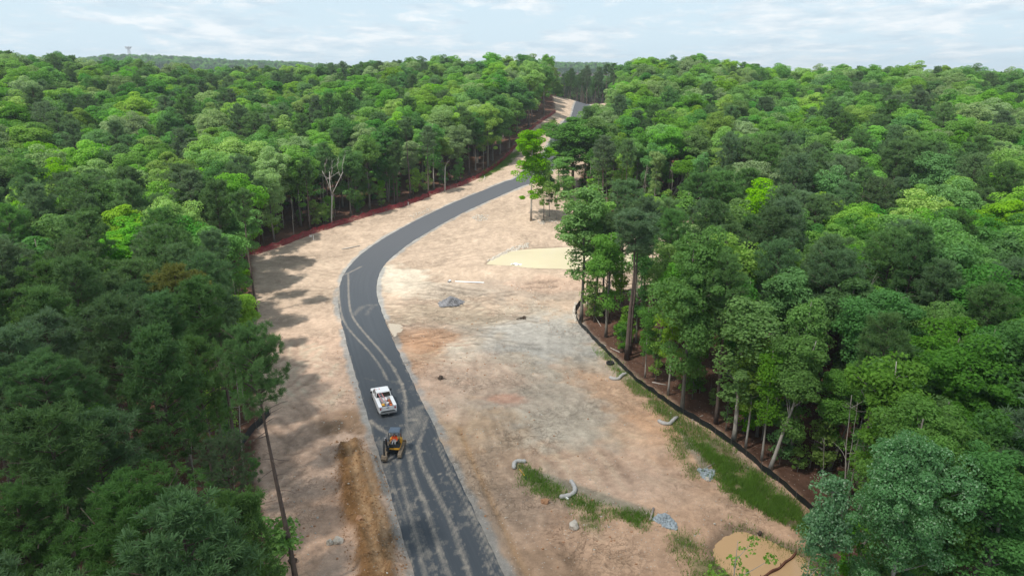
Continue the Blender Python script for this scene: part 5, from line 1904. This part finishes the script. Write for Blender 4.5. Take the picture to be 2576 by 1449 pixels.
    for s in (-1, 1):
        chain([(s * 0.10, -0.12, 0.09), (s * 0.14, -0.46, 0.11), (s * 0.14, -0.52, -0.10), (s * 0.13, -0.50, -0.27)], [0.105, 0.078, 0.066, 0.055], a)
    skinned('trousers', V, E, Rr, MT['trouser'], pe, 2)
    V, E, Rr = [], [], []
    chain([(0, 0.01, 0.80), (0, 0.0, 0.865)], [(0.09, 0.10), (0.08, 0.09)])
    skinned('hair', V, E, Rr, MT['hair'], pe, 2)
    for s in (-1, 1):
        V, E, Rr = [], [], []
        chain([(s * 0.13, -0.50, -0.31), (s * 0.13, -0.66, -0.345)], [0.052, 0.045])
        skinned('boot', V, E, Rr, MT['rubber'], pe, 1)


excavator()

# ---- erosion socks, pipes, boards, stones
def sock(pts, label, r=0.21):
    q = spline(PP(*pts), 0.2)
    x0, y0 = q[0]
    ph = np.arange(len(q))
    rad = r * (1 + 0.10 * np.sin(ph * 1.9) + 0.06 * np.sin(ph * 0.7))
    rad[0] *= 0.55
    rad[-1] *= 0.55
    mb = MB()
    mb.tube([V3(a, b, r * 0.75) - V3(x0, y0) for a, b in q], rad, 10)
    o = mb.build('straw_wattle', MT['sock'], smooth=True)
    o.location = V3(x0, y0)
    tag(o, label, 'wattle', None)


sock([(1533, 951), (1544, 955), (1556, 955), (1566, 945), (1576, 942)], 'bent grey erosion sock touching the black fence just below the black tyre')
sock([(1655, 1064), (1666, 1070), (1682, 1072), (1691, 1065), (1704, 1054)], 'bent grey erosion sock across the grass strip beside the middle of the black fence')
sock([(1293, 1178), (1293, 1167), (1298, 1161), (1311, 1160), (1324, 1160)], 'grey erosion sock hooked round the upper end of the grassy ditch')
sock([(1407, 1252), (1423, 1249), (1438, 1246), (1446, 1238), (1444, 1225), (1435, 1211)], 'grey L-shaped erosion sock across the middle of the grassy ditch')


def rod(name, a, b, r, mat, label, cat, dz=None, dz2=None, k=10, hollow=False):
    (x0, y0), (x1, y1) = P(*a), P(*b)
    p0, p1 = V3(x0, y0, r if dz is None else dz), V3(x1, y1, r if dz2 is None else dz2)
    mb = MB()
    if hollow:
        mb.tube([p0 * 0, p1 - p0], r, 16, cap=False)
        mb.tube([p0 * 0, p1 - p0], r * 0.86, 16, cap=False)
    else:
        mb.tube([p0 * 0, (p1 - p0) * 0.5 + [0, 0, -0.01], p1 - p0], r, k)
    o = mb.build(name, mat, smooth=True)
    o.location = p0
    tag(o, label, cat)
    return o


rod('pipe', (1145, 711), (1218, 714), 0.11, MT['pvc'], 'long straight white plastic pipe lying on the tan soil above the gravel heap', 'pipe', hollow=True)
rod('pipe', (1128, 714), (1133, 710), 0.20, MT['pvc'], 'short white pipe end with a dark mouth left of the long white pipe', 'pipe', hollow=True)
rod('pipe', (1423, 1251), (1430, 1256), 0.10, MT['pvc'], 'small white pipe stub poking out under the L-shaped sock', 'pipe')
rod('board', (1768, 1183), (1797, 1168), 0.08, MT['board'], 'weathered plank at the head of the stone heap beside the grass strip', 'plank')
rod('board', (1635, 1311), (1644, 1281), 0.09, MT['board'], 'weathered plank standing at the lower end of the grassy ditch', 'plank')
rod('fallen_log', (1501, 860), (1559, 890), 0.07, M['dead_wood'], 'pale fallen stem lying on the leaf litter behind the upper black fence', 'log')
rod('fallen_log', (1640, 968), (1676, 973), 0.07, M['dead_wood'], 'pale broken branch on the leaf litter behind the middle of the black fence', 'log')
rod('leaning_pole', (1512, 824), (1461, 778), 0.045, M['dead_wood'], 'thin grey dead stem leaning over the bend of the black fence', 'dead stem', 0.0, 2.6)
rod('fallen_log', (1740, 1060), (1768, 1052), 0.06, M['dead_wood'], 'short pale branch on the brown litter beside a trunk behind the black fence', 'log')
rod('fallen_log', (905, 620), (860, 628), 0.10, M['dead_wood'], 'grey log just in front of the red fence near the bend', 'log')


def chunk(r, size, sub=1):
    bm = bmesh.new()
    bmesh.ops.create_icosphere(bm, subdivisions=sub, radius=1.0)
    k = r.uniform(0.6, 1.2, 3)
    v = np.array([v.co for v in bm.verts])
    v = v * (1 + r.normal(size=(len(v), 1)) * 0.16) * k * size
    f = [[q.index for q in p.verts] for p in bm.faces]
    bm.free()
    return v, f


def boulder(px, py, size, label, mat='stone_warm', seed=1, name='rock', group=None):
    x, y = P(px, py)
    r = np.random.default_rng(seed)
    v, f = chunk(r, size, 2)
    mb = MB()
    mb.add(v, f)
    o = mb.build(name, MT[mat])
    o.location = V3(x, y, size * 0.35)
    tag(o, label, 'rock', group)


boulder(830, 1370, 0.38, 'rounded pale stone on the dirt left of the dug strip, near the bottom', seed=3)
boulder(850, 1364, 0.42, 'elongated pale stone beside the rounded one left of the dug strip', seed=5)
boulder(1444, 1328, 0.45, 'tan block of rock among grass tufts below the grassy ditch', seed=7)
boulder(1370, 1262, 0.35, 'cracked grey clod at the lower side of the grassy ditch', 'clay', seed=9)
boulder(1779, 1206, 0.28, 'rusty-pale stone on the edge of the small stone heap', seed=12)
boulder(905, 1322, 0.28, 'clay lump on the dug strip', 'clay', seed=13)
boulder(736, 1412, 0.3, 'dark lump on the pinkish soil near the bottom', 'stump', seed=14)


def heap(name, poly, height, mat, label, n, s0, s1, seed, kind='stuff'):
    """loose stones thrown over a low mound"""
    r = np.random.default_rng(seed)
    poly = PP(*poly)
    xs, ys = [p_[0] for p_ in poly], [p_[1] for p_ in poly]
    c = (np.mean(xs), np.mean(ys))
    mb = MB()
    k = 0
    while k < n:
        x, y = r.uniform(min(xs), max(xs)), r.uniform(min(ys), max(ys))
        d = float(sdist(poly, np.array([x]), np.array([y]))[0])
        if d > 0:
            continue
        md = max(0.3, -float(sdist(poly, np.array([c[0]]), np.array([c[1]]))[0]))
        z = height * min(1, -d / md) * r.uniform(0.15, 1.0)
        v, f = chunk(r, r.uniform(s0, s1))
        mb.add(v + V3(x, y, z) - V3(*c), f)
        k += 1
    o = mb.build(name, mat)
    o.location = V3(*c)
    tag(o, label, kind=kind)
    return o


heap('rubble', [(1754, 1180), (1770, 1180), (1796, 1184), (1796, 1196), (1786, 1212), (1766, 1200)], 0.35, MT['stone'], 'small heap of bluish crushed stone beside the grass strip', 190, 0.08, 0.17, 21)
heap('rubble', [(1640, 1305), (1655, 1297), (1675, 1293), (1700, 1318), (1703, 1335), (1672, 1325)], 0.4, MT['stone'], 'heap of bluish crushed stone at the lower end of the grassy ditch', 260, 0.09, 0.19, 22)
heap('rubble', [(1222, 662), (1250, 640), (1288, 614), (1330, 602), (1330, 612), (1290, 624), (1262, 640), (1240, 658)], 0.08, MT['stone_warm'], 'pale broken stone along the left shore of the upper pond', 330, 0.08, 0.24, 23)
heap('rubble', [(1446, 760), (1452, 762), (1450, 790), (1454, 812), (1446, 812), (1440, 790)], 0.3, MT['stone_warm'], 'pale broken stone against the bend of the black fence', 170, 0.08, 0.22, 24)
heap('rubble', [(1185, 548), (1200, 540), (1230, 540), (1225, 552), (1200, 556)], 0.2, MT['stone_warm'], 'scatter of pale stones on the bank below the far road', 120, 0.08, 0.2, 25)
heap('rubble', [(1030, 545), (1045, 537), (1080, 521), (1086, 526), (1055, 543), (1038, 550)], 0.15, MT['stone_warm'], 'scatter of pale stones at the upper road verge', 90, 0.06, 0.16, 26)
heap('rubble', [(1350, 556), (1470, 552), (1478, 562), (1360, 566)], 0.15, MT['stone_warm'], 'line of broken stone under the small tree clump', 170, 0.08, 0.2, 27)


def gravel_heap():
    x, y = P(1134, 764)
    r = np.random.default_rng(41)
    mb = MB()
    n, m = 20, 48
    v, f = [], []
    for i in range(n + 1):
        for j in range(m):
            a = j * 2 * math.pi / m
            rr = i / n
            rad = 2.3 * rr * (1 + 0.22 * math.sin(a * 2 + 0.6) + 0.10 * math.sin(a * 5))
            h = 1.35 * max(0.0, 1 - rr) ** 1.25 + 0.25 * max(0, 0.5 - abs(rr - 0.4)) * math.sin(a * 3 + 1)
            px_, py_ = rad * math.cos(a) * 1.05, rad * math.sin(a)
            h += 0.30 * (float(fbm(px_ + 9, py_ + 4, 2.2, 4, 8)) - 0.5) * max(0.0, 1 - rr) ** 0.3
            v.append((px_, py_, max(-0.08, h) if i < n else -0.1))
    for i in range(n):
        for j in range(m):
            f.append((i * m + j, i * m + (j + 1) % m, (i + 1) * m + (j + 1) % m, (i + 1) * m + j))
    mb.add(v, f)
    for k in range(420):
        a, q = r.uniform(0, 6.28), r.uniform(0.2, 1.15)
        xx, yy = 2.5 * q * math.cos(a), 2.3 * q * math.sin(a)
        hh = max(0.0, 1.25 * max(0.0, 1 - q) ** 1.25)
        vv, ff = chunk(r, r.uniform(0.04, 0.12))
        mb.add(vv + np.array([xx, yy, hh + 0.03]), ff)
    o = mb.build('gravel_heap', MT['gravel'])
    o.scale = (0.8, 0.8, 0.95)
    o.location = V3(x, y)
    tag(o, 'cone of dark grey gravel on the churned pale soil inside the bend', kind='stuff')


gravel_heap()


def stump(px, py, s, label, seed):
    x, y = P(px, py)
    r = np.random.default_rng(seed)
    mb = MB()
    mb.tube([(0, 0, -0.05), (0.05, 0, 0.3), (0.1, 0.05, 0.55)], [0.36, 0.30, 0.26], 10)
    for k in range(9):
        a = k * 0.7 + r.uniform(-0.2, 0.2)
        L = r.uniform(0.5, 1.0)
        limb(mb, (0, 0, 0.18), (L * math.cos(a), L * math.sin(a), r.uniform(-0.05, 0.4)), 0.10, 0.02, r, 0.2, 6, 5)
    if seed == 2:
        limb(mb, (0, 0, 0.2), (-1.5, -0.5, 0.06), 0.16, 0.08, r, 0.05, 7, 5)
    o = mb.build('tree_stump', MT['stump'], smooth=True)
    o.location = V3(x, y)
    o.scale = (s, s, s)
    tag(o, label, 'stump')


stump(1108, 953, 0.85, 'dark uprooted stump on the reddish soil right of the pickup', 1)
stump(1318, 803, 0.8, 'dark root stump with a thick side root on the pale pad', 2)
stump(1912, 1335, 0.5, 'small dark stump at the far rim of the lower pond', 3)


def tyre():
    x, y = P(1535, 915)
    mb = MB()
    for dz, ro in ((0.12, 0.0), (0.26, 0.35)):
        k, m = 28, 10
        v = [((0.42 + 0.12 * math.cos(b)) * math.cos(a), (0.42 + 0.12 * math.cos(b)) * math.sin(a), dz + 0.10 * math.sin(b)) for a in np.arange(k) * 2 * math.pi / k for b in np.arange(m) * 2 * math.pi / m]
        f = [(i * m + j, ((i + 1) % k) * m + j, ((i + 1) % k) * m + (j + 1) % m, i * m + (j + 1) % m) for i in range(k) for j in range(m)]
        mb.add(v, f)
    o = mb.build('tyre', MT['rubber'], smooth=True)
    o.location = V3(x, y)
    tag(o, 'black tyre ring lying on the grass strip beside the black fence', 'tyre')


tyre()


def sign_posts():
    for (px, py, w, h, ph, label, nm) in ((782, 603, 0.5, 0.45, 0.95, 'small square white sign on a stake in front of the red fence', 'sign'),):
        x, y = P(px, py)
        o = empty(nm, V3(x, y), label, 'sign')
        a = MB()
        a.box((0, 0, ph - h / 2), (w, 0.03, h))
        a.build('panel', MT['pvc'], o)
        a = MB()
        a.tube([(0, 0.03, -0.1), (0, 0.03, ph)], 0.025, 6)
        a.build('stake', MT['post'], o)
    for px, py, h, label in ((789, 605, 1.0, 'white marker post next to the square white sign at the red fence'), (1219, 451, 0.9, 'white marker post at the red fence where the grass band begins'), (1027, 515, 0.7, 'short white marker post at the middle of the red fence')):
        x, y = P(px, py)
        mb = MB()
        mb.box((0, 0, h / 2), (0.14, 0.06, h))
        mb.add([(-0.07, -0.03, h), (0.07, -0.03, h), (0.07, 0.03, h), (-0.07, 0.03, h), (0, 0, h + 0.06)], [(0, 1, 4), (1, 2, 4), (2, 3, 4), (3, 0, 4)])
        o = mb.build('marker_post', MT['pvc'])
        o.location = V3(x, y)
        tag(o, label, 'post')
    x, y = P(1322, 1199)
    o = empty('shovel', V3(x, y), 'shovel with yellow handle and dark blade lying in the grassy ditch', 'shovel', rz=0.25)
    a = MB()
    a.tube([(0, 0.1, 0.08), (-0.28, 1.25, 0.20)], 0.03, 6)
    a.build('handle', MT['yellow'], o)
    a = MB()
    a.add([(-0.14, 0.1, 0.06), (0.14, 0.1, 0.06), (0.12, -0.35, 0.04), (0, -0.48, 0.03), (-0.12, -0.35, 0.04), (0, 0.1, 0.12), (0, -0.3, 0.09)], [(0, 5, 6, 4), (5, 1, 2, 6), (4, 6, 3), (6, 2, 3), (0, 4, 3, 2, 1)])
    a.build('blade', MT['black'], o)


sign_posts()


def pond_baffle():
    ln = spline([P(2003, 1381), P(1984, 1401), P(1959, 1419), P(1928, 1438), P(1895, 1456), P(1870, 1475)], 0.3)
    x0, y0 = ln[0]
    o = empty('pond_baffle', (x0, y0, -0.4), 'brown coir baffle fence crossing the lower pond', 'baffle')
    mb = MB()
    t = np.gradient(ln, axis=0)
    t /= np.linalg.norm(t, axis=1)[:, None]
    nr_ = np.stack([-t[:, 1], t[:, 0]], 1)
    n = len(ln)
    rows = []
    for side, h in ((0.10, -0.35), (0.07, 0.16), (-0.07, 0.16), (-0.10, -0.35)):
        w = 0.05 * np.sin(np.arange(n) * 0.9)
        rows.append(np.stack([ln[:, 0] - x0 + nr_[:, 0] * (side + w), ln[:, 1] - y0 + nr_[:, 1] * (side + w), np.full(n, h) + 0.05 * np.sin(np.arange(n) * 1.3)], 1))
    mb.add(np.vstack(rows), [(k * n + i, k * n + i + 1, (k + 1) * n + i + 1, (k + 1) * n + i) for k in range(3) for i in range(n - 1)])
    mb.build('netting', MT['coir'], o)
    for i in range(0, n, 8):
        p = MB()
        p.tube([(ln[i, 0] - x0, ln[i, 1] - y0, -0.4), (ln[i, 0] - x0, ln[i, 1] - y0, 0.42)], 0.03, 6)
        p.build('post', MT['coir'], o)


pond_baffle()

# a white sheet floating at the rim of the upper pond
x, y = P(1298, 671)
mb = MB()
gx_, gy_ = np.meshgrid(np.linspace(-0.95, 0.95, 12), np.linspace(-0.5, 0.5, 8))
zz = 0.10 + 0.09 * np.sin(gx_ * 5) * np.cos(gy_ * 6) - 0.10 * (np.abs(gx_) / 0.95) ** 4
for s in (0.0, -0.03):
    mb.add(np.stack([gx_ + 0.25 * gy_, gy_ * (1 - 0.25 * gx_ ** 2), zz + s], -1).reshape(-1, 3), [(i * 12 + j, i * 12 + j + 1, (i + 1) * 12 + j + 1, (i + 1) * 12 + j) for i in range(7) for j in range(11)])
o = mb.build('plastic_sheet', MT['pvc'], smooth=True)
o.location = (x, y, UP_LEVEL + 0.03)
o.rotation_euler = (0, 0, -0.35)
tag(o, 'crumpled white sheet floating at the near rim of the upper pond', 'sheet')


# ---- dead and bare trees
def dead_tree(bx, by, ty, label, seed, mat, lean=(0, 0), fork=0.42, tr=0.17, n=3, xy=None):
    x, y, h = stand(bx, by, ty) if xy is None else xy
    r = np.random.default_rng(seed)
    mb = MB()
    tp = trunk_pts(r, h * fork, (lean[0] * fork, lean[1] * fork), 6)
    mb.tube(tp, np.linspace(tr * 1.2, tr * 0.8, 6), 8)
    br = MB()

    def grow(p, d, L, rad, lev):
        q = p + unit(d) * L
        limb(br, p, q, rad, rad * 0.5, r, 0.06, 6, 5)
        if lev == 0:
            return
        for k in range(2 if lev > 1 else 3):
            nd = unit(unit(d) + r.normal(size=3) * 0.5 + np.array([0, 0, 0.1]))
            grow(p + unit(d) * L * r.uniform(0.55, 1.0), nd, L * r.uniform(0.45, 0.75), rad * 0.5, lev - 1)
    for k in range(n):
        a = k * 6.28 / n + r.uniform(-0.5, 0.5)
        grow(tp[-1], np.array([math.cos(a) * 0.45 + lean[0] * 0.08, math.sin(a) * 0.45 + lean[1] * 0.08, 1.0]), h * (1 - fork) * r.uniform(0.5, 0.62), tr * 0.6, 3)
    o = empty('bare_tree', (x, y, zg(x, y) - 0.1), label, 'tree')
    mb.build('trunk', mat, o, smooth=True)
    br.build('branches', mat, o, smooth=True)
    o.children[-1].name = 'branch_crown'


dead_tree(834, 566, 385, 'bare whitish forked tree standing right behind the red fence', 5, M['dead_wood'], (1.5, 0))
dead_tree(1119, 483, 395, 'snapped pale snag with one broken limb behind the red fence', 8, M['dead_wood'], (0.6, 0), 0.72, 0.15, 1)
dead_tree(1683, 507, 405, 'leaning bare forked trunk in the dark gap of the right wood', 9, M['bark_pale'], (5.5, 0), 0.5, 0.2, 3)
xg, yg = at_height(2562, 415, 18)
dead_tree(0, 0, 0, 'grey leafless tree at the right edge among green crowns', 12, M['dead_wood'], (0, 0), 0.5, 0.2, 4, xy=(xg, yg, 17.5))
xg, yg = at_height(2160, 690, 17)
dead_tree(0, 0, 0, 'grey bare limbs showing between green crowns in the right wood', 15, M['bark_pale'], (1, 0), 0.5, 0.17, 3, xy=(xg, yg, 16))


# ---- far radio tower
def radio_tower():
    d = 1560.0
    x = d * (333 - 1288) / FPX * math.cos(PITCH)
    y = d
    z = gz(x, y)
    H = CAM_Z + math.hypot(x, y) * math.tan((724.5 - FPX * math.tan(PITCH) * -1 - 724.5 + 0) / FPX * 0 + math.atan((724.5 - 126) / FPX) - PITCH) - z
    o = empty('radio_tower', (x, y, z), 'faint lattice tower standing above the far ridge on the left', 'tower')
    mb = MB()
    w0, w1 = 3.0, 1.6
    lv = 12
    for sx, sy in ((-1, -1), (1, -1), (1, 1), (-1, 1)):
        mb.tube([(sx * w0, sy * w0, 0), (sx * w1, sy * w1, H)], 0.28, 5)
    for k in range(lv):
        a, b = k / lv, (k + 1) / lv
        wa, wb = w0 + (w1 - w0) * a, w0 + (w1 - w0) * b
        for s in (-1, 1):
            mb.tube([(-wa, s * wa, H * a), (wb, s * wb, H * b)], 0.16, 4)
            mb.tube([(wa, s * wa, H * a), (-wb, s * wb, H * b)], 0.16, 4)
            mb.tube([(s * wa, -wa, H * a), (s * wb, wb, H * b)], 0.16, 4)
    mb.build('lattice', MT['alu'], o)
    p = MB()
    p.box((0, 0, H - 0.6), (11, 11, 0.8))
    p.box((0, 0, H - 4.5), (7, 7, 0.6))
    for k in range(10):
        a = k * 0.628
        p.box((5.2 * math.cos(a), 5.2 * math.sin(a), H - 2), (0.7, 0.7, 3.4))
    p.build('antenna_platform', MT['alu'], o)


radio_tower()

# ---- loose stones and clods strewn over the site, grass
def strewn():
    r = np.random.default_rng(51)
    mb = MB()
    n = 0
    base = [chunk(r, 1.0) for _ in range(12)]
    xs, ys = r.uniform(-26, 26, 9000), r.uniform(32, 118, 9000)
    ok = (sdist(CLEARING, xs, ys) < -0.6) & (dist_line([tuple(p_) for p_ in CENTRE], xs, ys) > ROAD_W / 2 + 0.2)
    xs, ys = xs[ok], ys[ok]
    w = fbm(xs, ys, 0.16, 3, 63)
    keep = r.uniform(0, 1, len(xs)) < np.clip((w - 0.42) * 3.0, 0.04, 0.9)
    for x, y in zip(xs[keep][:1900], ys[keep][:1900]):
        v, f = base[r.integers(0, 12)]
        s = 0.03 + 0.09 * r.uniform() ** 3
        mb.add(v * s + V3(x, y, s * 0.3), f, int(r.uniform() < 0.45))
    o = mb.build('pebbles', [MT['stone_warm'], MT['clay']])
    tag(o, 'small pale stones and clay lumps strewn over the bare soil', kind='stuff')
    mb = MB()
    dug = DUG
    x0, x1, y0, y1 = min(p_[0] for p_ in dug), max(p_[0] for p_ in dug), min(p_[1] for p_ in dug), max(p_[1] for p_ in dug)
    xs, ys = r.uniform(x0 - 1, x1 + 1, 9000), r.uniform(y0 - 1, y1 + 1, 9000)
    d = sdist(dug, xs, ys)
    ok = (d < 0.6) & (dist_line([tuple(p_) for p_ in CENTRE], xs, ys) > ROAD_W / 2 + 0.1)
    for x, y in list(zip(xs[ok], ys[ok]))[:1900]:
        v, f = base[r.integers(0, 12)]
        s = 0.025 + 0.08 * r.uniform() ** 3
        mb.add(v * s + V3(x, y, s * 0.2), f)
    o = mb.build('clods', simple('brown_clods', BROWN * 1.35 + 0.02, 1.0, var=0.25, scale=3.0))
    tag(o, 'brown earth clods crumbled over the dug strip beside the road', kind='stuff')


strewn()


def grass():
    r = np.random.default_rng(61)
    C, Hh = [], []
    for poly, dens in GRASS_POLYS:
        xs, ys = [p_[0] for p_ in poly], [p_[1] for p_ in poly]
        area = (max(xs) - min(xs)) * (max(ys) - min(ys))
        n = int(min(60000, area * 210 * dens))
        x, y = r.uniform(min(xs) - 1, max(xs) + 1, n), r.uniform(min(ys) - 1, max(ys) + 1, n)
        d = sdist(poly, x, y)
        k = (r.uniform(0, 1, n) < sstep(1.0, -0.9, d + (fbm(x, y, 0.45, 4, 31) - 0.5) * 2.6)) & (r.uniform(0, 1, n) < sstep(0.20, 0.44, fbm(x, y, 0.9, 3, 66)))
        C.append(np.stack([x[k], y[k]], 1))
        Hh.append(np.full(k.sum(), 0.20 + 0.16 * dens))
    C, Hh = np.vstack(C), np.concatenate(Hh)
    z = np.array([zg(a, b) for a, b in C])
    n = len(C)
    a = r.uniform(0, 6.28, n)
    w = 0.022 * r.uniform(0.7, 1.5, n)
    L = Hh * r.uniform(0.4, 1.3, n)
    dx, dy = np.cos(a) * w, np.sin(a) * w
    tx, ty = r.normal(size=n) * 0.35 * L, r.normal(size=n) * 0.35 * L
    V = np.stack([np.stack([C[:, 0] - dx, C[:, 1] - dy, z - 0.02], 1), np.stack([C[:, 0] + dx, C[:, 1] + dy, z - 0.02], 1), np.stack([C[:, 0] + tx, C[:, 1] + ty, z + L], 1)], 1).reshape(-1, 3)
    me = raw_mesh('grass', V, np.arange(n * 3), np.full(n, 3), [leafy('grass_blades', (0.150, 0.250, 0.055), 0.35, 0.0)])
    o = bpy.data.objects.new('grass', me)
    COL.objects.link(o)
    tag(o, 'rough green grass in strips along the black fence and in the ditches', kind='stuff')


grass()
# ------------------------------------------------------------------ the cloud whose shade lies over the near half of the site
def overhead_cloud():
    zc_ = 420.0
    off = np.array([SUN_DIR_H.x, SUN_DIR_H.y]) * (zc_ / math.tan(SUN_EL))
    xs, ys = np.linspace(-330, 330, 111), np.linspace(-300, 170, 95)
    gx, gy = np.meshgrid(xs, ys)
    edge = 86 + 0.10 * gx + 26 * (fbm(gx, gy, 0.02, 3, 201) - 0.5) * 2
    d = np.minimum.reduce([edge - gy, gx + 300, 300 - gx, gy + 280])
    dens = sstep(-18, 26, d) * (0.72 + 0.4 * fbm(gx, gy, 0.03, 4, 207))
    thick = sstep(-18, 60, d)
    top = zc_ + 40 * thick * (0.5 + fbm(gx, gy, 0.025, 4, 203))
    bot = zc_ - 12 * thick * (0.6 + 0.8 * fbm(gx, gy, 0.03, 3, 205))
    n, m = gx.shape
    v = np.concatenate([np.stack([gx + off[0], gy + off[1], zz], -1).reshape(-1, 3) for zz in (top, bot)])
    i = np.arange(n * m).reshape(n, m)
    q = np.stack([i[:-1, :-1], i[:-1, 1:], i[1:, 1:], i[1:, :-1]], -1).reshape(-1, 4)
    q = np.concatenate([q, q[:, ::-1] + n * m])
    keep = np.concatenate([dens.ravel()] * 2)[q].max(1) > 0.004
    q = q[keep]
    mt = bpy.data.materials.new('cloud')
    mt.use_nodes = True
    T = NT(mt.node_tree)
    at = T.n('ShaderNodeAttribute', attribute_name='cover')
    a = T.n('ShaderNodeMixShader', ins={0: 0.5, 1: T.n('ShaderNodeBsdfDiffuse', ins={'Color': (0.9, 0.9, 0.9)}).outputs[0], 2: T.n('ShaderNodeBsdfTranslucent', ins={'Color': (0.9, 0.9, 0.9)}).outputs[0]})
    mx = T.n('ShaderNodeMixShader', ins={0: T.math('MULTIPLY', at.outputs['Fac'], 0.44, True), 1: T.n('ShaderNodeBsdfTransparent').outputs[0], 2: a.outputs[0]})
    T.put(T.n('ShaderNodeOutputMaterial').inputs[0], mx.outputs[0])
    me = raw_mesh('cloud', v, q, np.full(len(q), 4), [mt], smooth=True)
    at_ = me.attributes.new('cover', 'FLOAT', 'POINT')
    at_.data.foreach_set('value', np.concatenate([dens.ravel()] * 2).astype(np.float32))
    o = bpy.data.objects.new('cloud', me)
    COL.objects.link(o)
    tag(o, 'broad pale cloud overhead that shades the near half of the site', kind='structure')


overhead_cloud()


def haze():
    mb = MB()
    mb.box((0, 1400, 25), (5200, 4400, 150))
    m = bpy.data.materials.new('haze')
    m.use_nodes = True
    T = NT(m.node_tree)
    v = T.n('ShaderNodeVolumePrincipled', ins={'Color': (0.78, 0.88, 0.95), 'Density': HAZE, 'Anisotropy': 0.2})
    T.put(T.n('ShaderNodeOutputMaterial').inputs['Volume'], v.outputs[0])
    o = mb.build('haze', m)
    tag(o, 'thin bluish air that softens the far wooded ridges', kind='stuff')


HAZE = 0.0002
haze()
